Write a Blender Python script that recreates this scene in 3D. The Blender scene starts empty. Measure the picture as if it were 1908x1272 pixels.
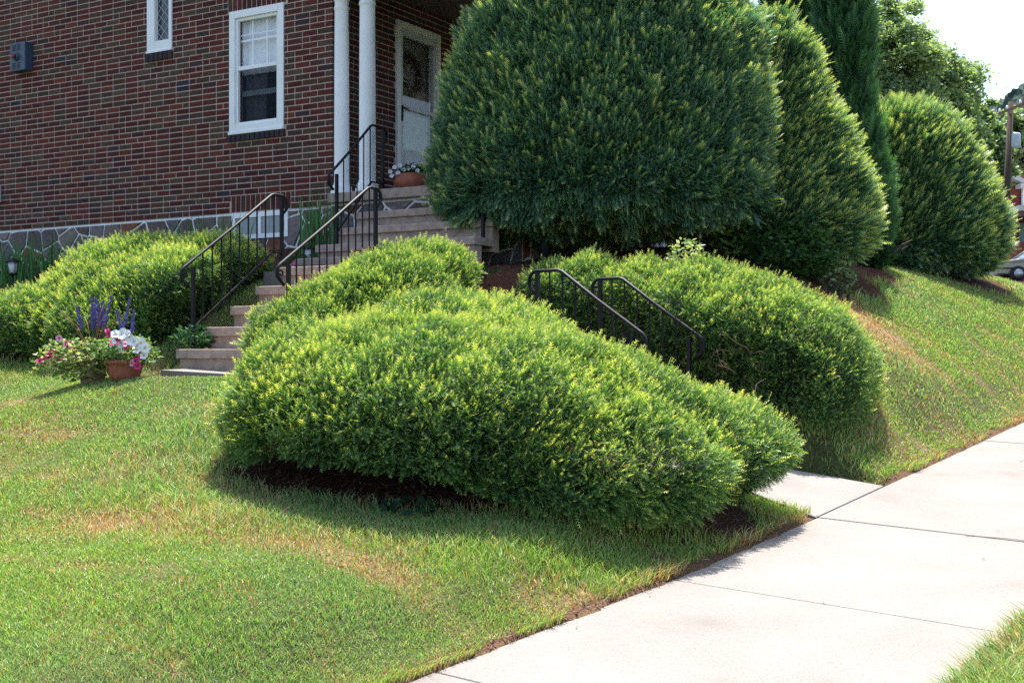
import bpy, math, random
import numpy as np
from mathutils import Vector
rng = np.random.default_rng(7); random.seed(7)
R = math.radians
sc = bpy.context.scene; COL = sc.collection
CX, HZ, F = 954.0, 658.0, 2350.0
def at(px, py, d): return Vector(((px-CX)/F*d, d, (HZ-py)/F*d))
def S2(a, b, x): 
    t = np.clip((np.asarray(x, float)-a)/(b-a), 0, 1); return t*t*(3-2*t)
# ------------------------------------------------------------------ objects
def tag(o, label=None, cat=None, group=None, kind=None):
    if label: o['label'] = label
    if cat: o['category'] = cat
    if group: o['group'] = group
    if kind: o['kind'] = kind
    return o
def thing(name, loc, label, cat, group=None, kind=None):
    o = bpy.data.objects.new(name, None); COL.objects.link(o); o.location = loc; o.empty_display_size = .1
    return tag(o, label, cat, group, kind)
def world_loc(o):
    l = Vector(o.location)
    while o.parent: o = o.parent; l += Vector(o.location)
    return l
def link(me, name, parent=None):
    o = bpy.data.objects.new(name, me); COL.objects.link(o)
    if parent: o.parent = parent; o.location = -world_loc(parent)
    return o
class MB:
    def __init__(s): s.v = []; s.f = []; s.sm = []; s.c = []
    def add(s, vs, fs, smooth=False, col=None):
        n = len(s.v); s.v += [tuple(v) for v in vs]
        for f in fs: s.f.append(tuple(i+n for i in f)); s.sm.append(smooth); s.c.append(col or (1,1,1))
        return s
    def box(s, c, ax, ay, az, hx, hy, hz, col=None):
        c = Vector(c); ax=Vector(ax)*hx; ay=Vector(ay)*hy; az=Vector(az)*hz
        vs = [c+ax*i+ay*j+az*k for i in (-1,1) for j in (-1,1) for k in (-1,1)]
        return s.add(vs, [(0,1,3,2),(4,6,7,5),(0,4,5,1),(2,3,7,6),(0,2,6,4),(1,5,7,3)], False, col)
    def aabox(s, x0,x1,y0,y1,z0,z1, col=None):
        return s.box(((x0+x1)/2,(y0+y1)/2,(z0+z1)/2),(1,0,0),(0,1,0),(0,0,1),(x1-x0)/2,(y1-y0)/2,(z1-z0)/2,col)
    def tube(s, path, r, n=8, flat=1.0, up=None, col=None, cap=True):
        path = [Vector(p) for p in path]; m = len(path)
        rs = r if isinstance(r,(list,tuple)) else [r]*m
        vs = []; pa = None
        for i,p in enumerate(path):
            t = (path[min(i+1,m-1)]-path[max(i-1,0)]).normalized()
            ref = Vector(up) if up is not None else (pa if pa is not None else (Vector((0,0,1)) if abs(t.z)<.9 else Vector((1,0,0))))
            b = (ref - t*ref.dot(t)).normalized(); pa = b; a = t.cross(b)
            for k in range(n):
                th = 2*math.pi*(k+.5)/n; vs.append(p + a*math.cos(th)*rs[i] + b*math.sin(th)*rs[i]*flat)
        fs = [(i*n+k, i*n+(k+1)%n, (i+1)*n+(k+1)%n, (i+1)*n+k) for i in range(m-1) for k in range(n)]
        if cap: fs += [tuple(range(n))[::-1], tuple((m-1)*n+k for k in range(n))]
        return s.add(vs, fs, n>4, col)
    def lathe(s, c, prof, n=24, col=None, wob=None):
        c = Vector(c); vs = []; m = len(prof)
        for r,z in prof:
            for k in range(n):
                a = 2*math.pi*k/n; vs.append(c+Vector((math.cos(a)*r, math.sin(a)*r, z)))
        fs = [(i*n+k, i*n+(k+1)%n, (i+1)*n+(k+1)%n, (i+1)*n+k) for i in range(m-1) for k in range(n)]
        return s.add(vs, fs, True, col)
    def build(s, name, mat, parent=None, bevel=0, colattr=False):
        me = bpy.data.meshes.new(name); me.from_pydata(s.v, [], s.f)
        me.polygons.foreach_set('use_smooth', s.sm)
        if colattr:
            ca = me.attributes.new('col', 'FLOAT_COLOR', 'FACE')
            ca.data.foreach_set('color', np.array([list(c)+[1] for c in s.c], 'f').ravel())
        me.materials.append(mat); me.update()
        o = link(me, name, parent)
        if bevel:
            b = o.modifiers.new('b','BEVEL'); b.width = bevel; b.segments = 2; b.limit_method='ANGLE'
        return o
def soup(name, T, mat, parent=None, tint=None, col=None, mats=None, midx=None):
    T = np.ascontiguousarray(T, 'f'); n = len(T); k = T.shape[1]
    me = bpy.data.meshes.new(name); me.vertices.add(n*k); me.vertices.foreach_set('co', T.ravel())
    me.loops.add(n*k); me.loops.foreach_set('vertex_index', np.arange(n*k, dtype='i'))
    me.polygons.add(n); me.polygons.foreach_set('loop_start', np.arange(0, n*k, k, dtype='i'))
    if tint is not None:
        a = me.attributes.new('tint','FLOAT','FACE'); a.data.foreach_set('value', np.asarray(tint,'f'))
    if col is not None:
        c4 = np.ones((n,4),'f'); c4[:,:3] = col
        a = me.attributes.new('col','FLOAT_COLOR','FACE'); a.data.foreach_set('color', c4.ravel())
    me.materials.append(mat); me.update(calc_edges=True)
    return link(me, name, parent)
# ------------------------------------------------------------------ materials
def mat_new(name):
    m = bpy.data.materials.new(name); m.use_nodes = True; nt = m.node_tree; nt.nodes.clear()
    out = nt.nodes.new('ShaderNodeOutputMaterial'); return m, nt, out
def N(nt, t, **k):
    n = nt.nodes.new(t)
    for a,b in k.items():
        if a in n.inputs: n.inputs[a].default_value = b
        else: setattr(n, a, b)
    return n
def ramp(nt, stops, interp='LINEAR'):
    r = nt.nodes.new('ShaderNodeValToRGB'); cr = r.color_ramp; cr.interpolation = interp
    while len(cr.elements) > 1: cr.elements.remove(cr.elements[-1])
    cr.elements[0].position = stops[0][0]; cr.elements[0].color = (*stops[0][1],1)
    for p,c in stops[1:]:
        e = cr.elements.new(p); e.color = (*c,1)
    return r
def simple(name, col, rough=.6, metal=0, spec=.5, noise=.12, nscale=8, bump=.0, bscale=60, attr=False):
    m, nt, out = mat_new(name); b = N(nt,'ShaderNodeBsdfPrincipled'); L = nt.links.new
    b.inputs['Roughness'].default_value = rough; b.inputs['Metallic'].default_value = metal
    b.inputs['Specular IOR Level'].default_value = spec
    tc = N(nt,'ShaderNodeTexCoord'); nz = N(nt,'ShaderNodeTexNoise'); nz.inputs['Scale'].default_value = nscale; nz.inputs['Detail'].default_value = 6
    L(tc.outputs['Object'], nz.inputs['Vector'])
    mx = N(nt,'ShaderNodeMix', data_type='RGBA', blend_type='MULTIPLY'); mx.inputs[0].default_value = 1
    r = ramp(nt, [(0.25,(1-noise*1.6,)*3),(0.75,(1+noise*.6,)*3)]); L(nz.outputs['Fac'], r.inputs[0]); L(r.outputs[0], mx.inputs[7])
    if attr:
        at_ = N(nt,'ShaderNodeAttribute'); at_.attribute_name='col'; L(at_.outputs['Color'], mx.inputs[6])
    else: mx.inputs[6].default_value = (*col,1)
    L(mx.outputs[2], b.inputs['Base Color'])
    if bump:
        n2 = N(nt,'ShaderNodeTexNoise'); n2.inputs['Scale'].default_value=bscale; n2.inputs['Detail'].default_value=5; L(tc.outputs['Object'], n2.inputs['Vector'])
        bp = N(nt,'ShaderNodeBump'); bp.inputs['Strength'].default_value=bump; bp.inputs['Distance'].default_value=.01; L(n2.outputs['Fac'], bp.inputs['Height']); L(bp.outputs[0], b.inputs['Normal'])
    L(b.outputs[0], out.inputs[0]); return m
def leafmat(name, stops, trans=.4, gloss=.06, rough=.6, attr='tint', tcol=1.25):
    m, nt, out = mat_new(name); L = nt.links.new
    a = N(nt,'ShaderNodeAttribute'); a.attribute_name = attr
    if stops: r = ramp(nt, stops); L(a.outputs['Fac'], r.inputs[0]); c = r.outputs[0]
    else: c = a.outputs['Color']
    d = N(nt,'ShaderNodeBsdfDiffuse'); t = N(nt,'ShaderNodeBsdfTranslucent'); g = N(nt,'ShaderNodeBsdfGlossy'); g.inputs['Roughness'].default_value = rough
    g.inputs['Color'].default_value = (.9,.95,1,1)
    tm = N(nt,'ShaderNodeMix', data_type='RGBA', blend_type='MULTIPLY'); tm.inputs[0].default_value=1; tm.inputs[7].default_value=(tcol*1.0,tcol*1.05,tcol*.5,1); L(c, tm.inputs[6])
    L(c, d.inputs[0]); L(tm.outputs[2], t.inputs[0])
    m1 = N(nt,'ShaderNodeMixShader'); m1.inputs[0].default_value = trans; L(d.outputs[0], m1.inputs[1]); L(t.outputs[0], m1.inputs[2])
    m2 = N(nt,'ShaderNodeMixShader'); m2.inputs[0].default_value = gloss; L(m1.outputs[0], m2.inputs[1]); L(g.outputs[0], m2.inputs[2])
    L(m2.outputs[0], out.inputs[0]); return m
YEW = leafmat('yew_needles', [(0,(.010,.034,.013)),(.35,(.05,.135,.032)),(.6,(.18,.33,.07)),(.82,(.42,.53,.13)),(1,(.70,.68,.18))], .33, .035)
YEWD = leafmat('yew_tree_needles', [(0,(.013,.05,.036)),(.35,(.048,.155,.088)),(.6,(.11,.26,.105)),(.82,(.30,.44,.12)),(1,(.55,.60,.20))], .32, .09)
ARB = leafmat('arborvitae_sprays', [(0,(.010,.04,.02)),(.5,(.035,.12,.045)),(1,(.10,.24,.07))], .3, .04)
BROAD = leafmat('broad_leaves', [(0,(.09,.15,.07)),(.5,(.22,.32,.14)),(1,(.38,.46,.23))], .4, .06)
GRASS = leafmat('grass_blades', None, .38, .02, .5, 'col', 1.1)
BARK = simple('bark', (.06,.035,.025), .9, noise=.4, nscale=20, bump=.6)
WHITE = simple('white_paint', (.86,.87,.88), .45, noise=.05, nscale=5, bump=.05)
GREYP = simple('grey_paint', (.42,.45,.47), .5, noise=.06)
IRON = simple('black_iron', (.012,.013,.017), .5, spec=.2, noise=.3, nscale=30, bump=.1)
CONC = simple('step_concrete', (.40,.30,.25), .9, noise=.25, nscale=14, bump=.5, bscale=120)
TERRA = simple('terracotta', (.36,.11,.065), .75, noise=.2, nscale=20, bump=.15)
BRICK = simple('brick_faces', None, .85, noise=.35, nscale=45, bump=.5, bscale=160, attr=True, spec=.25)
MORTAR = simple('mortar', (.55,.41,.36), .95, noise=.2, nscale=30, bump=.3)
DARK = simple('dark_interior', (.012,.012,.014), .9)
GLASSD = simple('dark_glass', (.012,.014,.018), .06, spec=.8, noise=0)
ATTR = simple('painted', None, .55, attr=True, noise=.08)
SLATE = simple('roof_shingle', (.05,.045,.045), .9, noise=.3, nscale=6)
ASPH = simple('asphalt', (.05,.05,.052), .9, noise=.25, nscale=3, bump=.3)
def sidewalk_mat():
    m, nt, out = mat_new('sidewalk_concrete'); L = nt.links.new
    b = N(nt,'ShaderNodeBsdfPrincipled'); b.inputs['Roughness'].default_value=.9; b.inputs['Specular IOR Level'].default_value=.2
    tc = N(nt,'ShaderNodeTexCoord')
    n1 = N(nt,'ShaderNodeTexNoise'); n1.inputs['Scale'].default_value=1.3; n1.inputs['Detail'].default_value=8; L(tc.outputs['Object'], n1.inputs['Vector'])
    n2 = N(nt,'ShaderNodeTexNoise'); n2.inputs['Scale'].default_value=170; n2.inputs['Detail'].default_value=2; L(tc.outputs['Object'], n2.inputs['Vector'])
    n3 = N(nt,'ShaderNodeTexVoronoi'); n3.inputs['Scale'].default_value=38; L(tc.outputs['Object'], n3.inputs['Vector'])
    r1 = ramp(nt, [(.25,(.17,.152,.138)),(.42,(.225,.206,.19)),(.7,(.25,.235,.22))]); L(n1.outputs['Fac'], r1.inputs[0])
    r2 = ramp(nt, [(.32,(.72,.70,.68)),(.5,(1,1,1)),(.8,(1.06,1.06,1.06))]); L(n2.outputs['Fac'], r2.inputs[0])
    r3 = ramp(nt, [(.05,(.72,.66,.62)),(.13,(1,1,1))]); L(n3.outputs['Distance'], r3.inputs[0])
    x = N(nt,'ShaderNodeMix', data_type='RGBA', blend_type='MULTIPLY'); x.inputs[0].default_value=1; L(r1.outputs[0], x.inputs[6]); L(r2.outputs[0], x.inputs[7])
    y = N(nt,'ShaderNodeMix', data_type='RGBA', blend_type='MULTIPLY'); y.inputs[0].default_value=.6; L(x.outputs[2], y.inputs[6]); L(r3.outputs[0], y.inputs[7])
    L(y.outputs[2], b.inputs['Base Color'])
    bp = N(nt,'ShaderNodeBump'); bp.inputs['Strength'].default_value=.35; bp.inputs['Distance'].default_value=.004; L(n2.outputs['Fac'], bp.inputs['Height']); L(bp.outputs[0], b.inputs['Normal'])
    L(b.outputs[0], out.inputs[0]); return m
WALK = sidewalk_mat()
def ground_mat():
    m, nt, out = mat_new('soil_and_thatch'); L = nt.links.new
    b = N(nt,'ShaderNodeBsdfPrincipled'); b.inputs['Roughness'].default_value=1; b.inputs['Specular IOR Level'].default_value=.1
    a = N(nt,'ShaderNodeAttribute'); a.attribute_name='col'; tc = N(nt,'ShaderNodeTexCoord')
    n2 = N(nt,'ShaderNodeTexNoise'); n2.inputs['Scale'].default_value=90; n2.inputs['Detail'].default_value=4; L(tc.outputs['Object'], n2.inputs['Vector'])
    r2 = ramp(nt, [(.3,(.45,.42,.4)),(.7,(1.35,1.3,1.25))]); L(n2.outputs['Fac'], r2.inputs[0])
    x = N(nt,'ShaderNodeMix', data_type='RGBA', blend_type='MULTIPLY'); x.inputs[0].default_value=1; L(a.outputs['Color'], x.inputs[6]); L(r2.outputs[0], x.inputs[7])
    L(x.outputs[2], b.inputs['Base Color'])
    bp = N(nt,'ShaderNodeBump'); bp.inputs['Strength'].default_value=.8; bp.inputs['Distance'].default_value=.02; L(n2.outputs['Fac'], bp.inputs['Height']); L(bp.outputs[0], b.inputs['Normal'])
    L(b.outputs[0], out.inputs[0]); return m
GROUND = ground_mat()
def stone_mat():
    m, nt, out = mat_new('fieldstone'); L = nt.links.new
    b = N(nt,'ShaderNodeBsdfPrincipled'); b.inputs['Roughness'].default_value=.85
    a = N(nt,'ShaderNodeAttribute'); a.attribute_name='col'; tc = N(nt,'ShaderNodeTexCoord')
    n2 = N(nt,'ShaderNodeTexNoise'); n2.inputs['Scale'].default_value=22; n2.inputs['Detail'].default_value=8; n2.inputs['Roughness'].default_value=.7; L(tc.outputs['Object'], n2.inputs['Vector'])
    r2 = ramp(nt, [(.3,(.5,.48,.5)),(.7,(1.5,1.45,1.4))]); L(n2.outputs['Fac'], r2.inputs[0])
    x = N(nt,'ShaderNodeMix', data_type='RGBA', blend_type='MULTIPLY'); x.inputs[0].default_value=1; L(a.outputs['Color'], x.inputs[6]); L(r2.outputs[0], x.inputs[7])
    L(x.outputs[2], b.inputs['Base Color'])
    bp = N(nt,'ShaderNodeBump'); bp.inputs['Strength'].default_value=.7; bp.inputs['Distance'].default_value=.02; L(n2.outputs['Fac'], bp.inputs['Height']); L(bp.outputs[0], b.inputs['Normal'])
    L(b.outputs[0], out.inputs[0]); return m
STONE = stone_mat()
STONEMORT = simple('white_stone_mortar', (.84,.86,.90), .9, noise=.15, bump=.2)
# ------------------------------------------------------------------ noise
_ph = {}
def nz(p, scale, seed=0, oct=3):
    if seed not in _ph:
        g = np.random.default_rng(seed+100); _ph[seed] = (g.normal(size=(oct*5,3)), g.uniform(0,6.28,oct*5))
    k, ph = _ph[seed]; out = np.zeros(len(p)); 
    for o in range(oct):
        for j in range(5):
            i = o*5+j; kv = k[i]/np.linalg.norm(k[i])*(2**o)*(.8+.1*j)
            out += np.sin((p*scale)@kv*2.2+ph[i])/(2**o)
    return out/4.2
# ------------------------------------------------------------------ terrain
PO = np.array([-.175, 4.9, -1.266]); SD = np.array([.596,.803]); SN = np.array([.803,-.596])
SWW = 1.58      # sidewalk width; its lawn-side edge wanders a little near the camera
def be(a): return -np.minimum(.16*(np.clip(3.4-np.asarray(a,float),0,None)/3.4)**2, .24)
def ab(x,y):
    dx=x-PO[0]; dy=y-PO[1]; a=dx*SD[0]+dy*SD[1]; b=dx*SN[0]+dy*SN[1]; e=be(a)
    return a, np.where(b<e, b-e, (b-e)/(1-e/SWW)) if np.ndim(b) else (b-e if b<e else (b-e)/(1-e/SWW))
def plane(x,y): 
    a,b = ab(x,y); return PO[2]+.081*a-.034*b
def sw(a,b,dz=0):
    e=float(be(a)); b=b+e if b<0 else (b+e*(1-b/SWW) if b<SWW else b)
    return Vector((PO[0]+SD[0]*a+SN[0]*b, PO[1]+SD[1]*a+SN[1]*b, PO[2]+.081*a-.034*b+dz))
ctrl = []
for t in np.concatenate([np.arange(-6,12,1.0), np.arange(12,60,5.0)]):
    p = sw(t,-.02,.02); ctrl.append(p[:])
for px,py,d in [(0,1272,4.2),(250,1150,4.9),(0,1000,6.2),(0,850,8.0),(0,740,10.0),(200,706,9.6),(430,880,7.25),(250,860,7.4),(700,1005,6.15),(400,1100,5.1),(1050,1000,6.35),(1300,975,6.7),
    (370,690,9.9),(0,660,11.6),(300,693,9.35),(430,694,9.3),(200,655,11.2),(60,560,14.4),(0,520,16.2),(100,482,16.6),(330,470,15.2),(560,465,13.9),(450,475,14.2),
    (930,508,11),(1000,505,11.3),(1120,490,12),(1290,470,12.4),(1510,832,8.95),(1620,745,9.4),(1700,700,10.5),(1600,565,12.5),(1560,512,13.4),
    (1750,522,16),(1900,531,19),(1620,500,14.8),(1745,507,17),(1850,520,18),(1700,800,9.8),(1850,700,12.2),(1900,620,14.5)]:
    ctrl.append(at(px,py,d)[:])
ctrl += [(-2.0,11.6,.70),(-1.5,12.2,.74),(-3.3,11.7,.25),(-3.3,12.6,.62),(-.9,10.3,.1),(-.7,11.0,.5),(-.3,8.8,-.35),(.6,9.2,-.38),(.1,9.6,-.2),(1.0,10.2,.1),(1.9,9.9,-.1),(0,7.6,-.72),(.9,7.5,-.85),
    (4,18,1.25),(1,16,1.2),(0,13.5,1.0),(12,30,1.5),(20.9,53,2.93),(10,40,1.9),(0,30,1.6),(-10,20,1.3),(-8,14,.9),(-7,8,-.3),(-6,4,-.9),(-10,30,1.6),(-20,60,2.5),(0,80,3.2),(30,60,3.2),(40,90,3.5),(14,45,2.2),(-14,10,.2)]
ctrl = np.array(ctrl, float)
def _phi(r2): return np.where(r2>1e-12, .5*r2*np.log(np.maximum(r2,1e-12)), 0)
_n = len(ctrl); _D = ((ctrl[:,None,:2]-ctrl[None,:,:2])**2).sum(-1)
_A = np.zeros((_n+3,_n+3)); _A[:_n,:_n] = _phi(_D)+np.eye(_n)*.02; _P = np.c_[np.ones(_n), ctrl[:,:2]]; _A[:_n,_n:] = _P; _A[_n:,:_n] = _P.T
_W = np.linalg.solve(_A, np.r_[ctrl[:,2], 0,0,0])
def tps(x,y):
    out = np.empty(len(x))
    for i in range(0,len(x),20000):
        xx=x[i:i+20000]; yy=y[i:i+20000]
        r2 = (xx[:,None]-ctrl[None,:,0])**2+(yy[:,None]-ctrl[None,:,1])**2
        out[i:i+20000] = _phi(r2)@_W[:_n] + _W[_n]+_W[_n+1]*xx+_W[_n+2]*yy
    return out
# walk centre line (from sidewalk up to the foot of the left steps)
W1 = np.array([-.803,.596]); UH = np.array([.515,.857]); VH = np.array([-.857,.515])
ENT0 = np.array([1.876,7.65]); ENT1 = np.array([2.60,8.62])      # near and far corner of the walk at the sidewalk
def seg_dist(x,y,p,q):
    d = np.array(q)-np.array(p); L2 = d@d; t = np.clip(((x-p[0])*d[0]+(y-p[1])*d[1])/L2,0,1)
    return np.hypot(x-p[0]-t*d[0], y-p[1]-t*d[1]), t
walk_pts = [((2.52,7.92),-.955),((1.18,8.93),-.72),((.62,9.35),-.34),((-.4,9.62),-.26),((-1.7,9.68),-.17),((-2.75,9.9),-.13)]
def ground_z(x,y):
    x = np.atleast_1d(np.asarray(x,float)); y = np.atleast_1d(np.asarray(y,float))
    a,b = ab(x,y); pl = PO[2]+.081*np.minimum(a,62)-.034*b
    zt = tps(x,y); r = np.hypot(x,y); zt = zt*(1-S2(60,90,r)) + 3.0*S2(60,90,r)
    w = S2(0,.5,-b); z = (pl+.012)*(1-w)+zt*w
    z = np.where(b>0, pl-.035, z)
    z = np.where(b>SWW, pl+.01, z); z = np.where(b>3.0, pl-.16, z); z = np.where(b>11, pl-.16+.02*(b-11), z)
    # cut for the walk and the steps
    for (p,z0),(q,z1) in zip(walk_pts[:-1], walk_pts[1:]):
        d,t = seg_dist(x,y,p,q); zz = z0+(z1-z0)*t; k = S2(.56,.40,d) if p[0]<0 else S2(.72,.60,d); z = np.where(b<0, z*(1-k)+np.minimum(z,zz-(.022 if p[0]<0 else .10))*k, z)
    for p,q,z0,z1 in [((-2.24,9.98),(-1.5,11.3),-.16,.55),((-1.5,11.3),(-1.0,12.3),.55,.7)]:
        d,t = seg_dist(x,y,p,q); zz=z0+(z1-z0)*t; k = S2(.95,.6,d); z = z*(1-k)+np.minimum(z,zz-.08)*k
    return z
def gz(x,y): return float(ground_z(x,y)[0])
# colour fields (intrinsic: soil, mulch, dry turf)
def px_of(x,y,z): return CX+F*x/y, HZ-F*z/y
beds = [((-.1,7.35),1.5,.70),((.7,7.45),.68,.38),((-.1,8.2),1.1,.8),((.75,10.6),.95,.85),((1.45,10.2),.95,.8),((1.85,9.8),.55,.55),((-3.5,11.6),.7,.7),((-4.15,11.9),.75,.6),((-3.2,12.7),.9,.8),((-1.2,10.3),1.1,.8),((-.3,11),1.2,.9),((.9,11.6),1.9,1.5),((2.2,12.9),1.2,1.2),((3.0,13.4),.9,.75),((3.6,14.6),.8,.9),((5.7,17.1),1.0,.8),((-.5,12),1.5,1.6),((-1.2,13),1.5,1.2),((-.2,14.5),2,2)]
def bedness(x,y):
    m = np.zeros(len(x))
    for (cx,cy),rx,ry in beds: m = np.maximum(m, 1.25-np.hypot((x-cx)/rx,(y-cy)/ry))
    s = (x+1.967)*VH[0]+(y-13.8)*VH[1]; o = -((x+1.967)*UH[0]+(y-13.8)*UH[1])   # strip along the left wall
    m = np.maximum(m, np.where((s>-.2)&(o>-.5), (.75-o)/.4, 0))
    return S2(.05,.3,m)
dry_spots = [((3.0,11.9),.55,.45,1.15),((3.35,11.2),.35,.5,.8),((3.05,9.3),.3,.2,.35),((3.9,10.2),.6,.3,.5),((-1.9,6.3),.55,.3,.55),((-1.15,5.9),.35,.2,.45),((-.6,5.9),.25,.3,.28),((-2.2,7.3),.4,.3,.3),((.35,5.75),.3,.15,.5)]
def dryness(x,y):
    p = np.c_[x,y,np.zeros(len(x))]
    d = .24*np.clip(nz(p,1.1,1),0,1)+.55*np.clip(nz(p,4.2,2)-.12,0,1)+.05
    for (cx,cy),rx,ry,k in dry_spots: d += k*np.exp(-((x-cx)/rx)**2-((y-cy)/ry)**2)
    a,b = ab(x,y); d += .6*np.exp(-(np.abs(b)/.09)**2)*(b<0)*np.clip(.5+1.2*nz(p,2.2,14),0,1.3)
    return np.clip(d,0,1)
def build_ground():
    def axis(lo,d0,d1,hi,fine,coarse):
        v=[d0]; 
        while v[-1]<d1: v.append(v[-1]+fine)
        st=fine
        while v[-1]<hi: st=min(st*1.12,coarse); v.append(v[-1]+st)
        st=fine; w=[d0]
        while w[-1]>lo: st=min(st*1.12,coarse); w.append(w[-1]-st)
        return np.array(w[:0:-1]+v)
    xs = axis(-600,-5,5,600,.07,60); ys = axis(-60,2.5,14,900,.07,60)
    X,Y = np.meshgrid(xs,ys); x=X.ravel(); y=Y.ravel(); z = ground_z(x,y)
    p = np.c_[x,y,z]; near = np.hypot(x,y-8)<12
    z = z+np.where(near, .012*nz(p,6,3), 0)
    nx,ny = len(xs),len(ys); idx = np.arange(nx*ny).reshape(ny,nx)
    q = np.stack([idx[:-1,:-1],idx[:-1,1:],idx[1:,1:],idx[1:,:-1]],-1).reshape(-1,4)
    me = bpy.data.meshes.new('ground'); me.vertices.add(nx*ny); me.vertices.foreach_set('co', np.c_[x,y,z].astype('f').ravel())
    me.loops.add(q.size); me.loops.foreach_set('vertex_index', q.ravel().astype('i')); me.polygons.add(len(q)); me.polygons.foreach_set('loop_start', np.arange(0,q.size,4,dtype='i'))
    me.polygons.foreach_set('use_smooth', np.ones(len(q),bool))
    bed = bedness(x,y)[:,None]; dr = dryness(x,y)[:,None]; a,b = ab(x,y)
    g = np.array([[.06,.085,.03]]); dd = np.array([[.26,.19,.11]]); mu = np.array([[.075,.036,.025]])
    c = g*(1-dr)+dd*dr; c = c*(1-bed)+mu*bed
    e = (np.exp(-(np.abs(b+.03)/.09)**2))[:,None]; c = c*(1-e)+np.array([[.13,.08,.05]])*e
    far = S2(25,60,np.hypot(x,y))[:,None]; c = c*(1-far)+np.array([[.06,.1,.03]])*far
    rd = ((b>3.0)&(b<11))[:,None]; c = np.where(rd, np.array([[.06,.06,.06]]), c)
    ca = me.attributes.new('col','FLOAT_COLOR','POINT'); ca.data.foreach_set('color', np.c_[c,np.ones(len(c))].astype('f').ravel())
    me.materials.append(GROUND); me.update(calc_edges=True)
    tag(link(me,'ground'), 'sloping lawn ground rising from the sidewalk to the house', kind='structure')
build_ground()
# ------------------------------------------------------------------ sidewalk, walk
def slab(m, A, B, C, D, th=.1, edge=.004):
    """quad slab from four top corners (ccw)"""
    P = [Vector(p) for p in (A,B,C,D)]; c = sum(P,Vector())/4
    top = [p+(c-p).normalized()*edge for p in P]; mid = [p-Vector((0,0,edge)) for p in P]; bot=[p-Vector((0,0,th)) for p in P]
    m.add(top+mid+bot, [(0,1,2,3)]+[(4+i,4+(i+1)%4,(i+1)%4,i) for i in range(4)]+[(8+i,8+(i+1)%4,4+(i+1)%4,4+i) for i in range(4)])
m = MB(); g = .005
for i in range(-5,36):
    a0 = i*1.7; dz = .003*random.uniform(-1,1)
    slab(m, sw(a0+g,.0,dz), sw(a0+g,SWW,dz), sw(a0+1.7-g,SWW,dz), sw(a0+1.7-g,.0,dz))
o = m.build('sidewalk', WALK); tag(o,'pale concrete sidewalk of wide slabs climbing to the right', kind='structure')
m = MB(); 
for a_ in range(-9,60,1): slab(m, sw(a_,.005,-.03),sw(a_,SWW-.005,-.03),sw(a_+1,SWW-.005,-.03),sw(a_+1,.005,-.03),.06,edge=0.0005)
tag(m.build('sidewalk_joints', simple('joint_dirt',(.07,.045,.035),1)), kind='structure')
m = MB()
for i in range(-4,22): a0=i*2.4; slab(m, sw(a0,2.95,.02), sw(a0,3.1,.02), sw(a0+2.392,3.1,.02), sw(a0+2.392,2.95,.02),.25)
tag(m.build('kerb', WALK), kind='structure')
# garden walk
def v2(p,z): return Vector((p[0],p[1],z))
m = MB()
E0 = sw(3.395,-.01,0); E1 = sw(4.53,-.01,0)      # at the sidewalk edge
n1 = (.94,8.44); f1 = (1.56,9.25)                   # foot of the right steps
def P3(p,z): return (p[0],p[1],z)
mid0 = ((E0.x+n1[0])/2,(E0.y+n1[1])/2); mid1=((E1.x+f1[0])/2,(E1.y+f1[1])/2)
slab(m, E0+Vector((0,0,.002)), E1+Vector((0,0,.002)), P3(mid1,-.83), P3(mid0,-.83)); slab(m, P3(mid0,-.832), P3(mid1,-.832), P3(f1,-.73), P3(n1,-.73))
tp = [((.42,8.86),(.98,9.67),-.35),((-.55,9.2),(-.3,10.1),-.27),((-1.62,9.27),(-1.45,10.1),-.18),((-2.66,9.55),(-2.62,10.2),-.125)]
for (a0,a1,za),(b0,b1,zb) in zip(tp[:-1],tp[1:]): slab(m, P3(a0,za),P3(a1,za),P3(b1,zb),P3(b0,zb))
slab(m, (-1.75,11.95,.755),(-.9,11.45,.755),(-.4,12.25,.765),(-1.3,12.8,.765),.25)
slab(m, (-2.3,11.68,.752),(-1.2,11.02,.752),(-.905,11.45,.752),(-1.755,11.95,.752),.25)
tag(m.build('garden_walk', WALK), 'pale concrete garden walk between the yews', kind='structure')
# ------------------------------------------------------------------ steps
def steps(name, label, A, dirv, widv, width, n, z0, rise, run, slabth=.075, over=.03, parent=None, heights=None, z_bottom=None, last_run=None):
    """A = left end of first nosing; dirv climbs, widv runs along the nosing"""
    th = thing(name, (A[0],A[1],z0), label, 'steps')
    z = z0
    for i in range(n):
        r = heights[i] if heights else rise
        ri = last_run if (last_run and i==n-1) else run
        c = np.array(A)+np.array(dirv)*(i*run+(ri+.04)/2)+np.array(widv)*width/2; zt = z+r
        t = MB(); t.box((c[0],c[1],zt-slabth/2), (*dirv,0),(*widv,0),(0,0,1),(ri+.04)/2,width/2,slabth/2)
        t.build('tread', CONC, th, bevel=.008)
        rr = MB(); cc = np.array(A)+np.array(dirv)*(i*run+over+.06)+np.array(widv)*width/2; zb = z-.12
        rr.box((cc[0],cc[1],(zb+zt-slabth-.001)/2),(*dirv,0),(*widv,0),(0,0,1),.06,width/2-.02,(zt-slabth-.001-zb)/2); rr.build('riser', CONC, th)
        z = zt
    return th
MV = tuple(-VH)
steps('garden_steps','tan concrete steps beside the flower pots climbing between iron railings',(-2.72,10.2),tuple(UH),MV,1.18,5,-.15,.183,.31,last_run=.4)
RU = tuple(np.array([.596,.803]))
steps('garden_steps','short concrete steps between the two rails right of the front yew',(.94,8.44),tuple(W1),RU,1.02,2,-.73,.19,.31)
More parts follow.
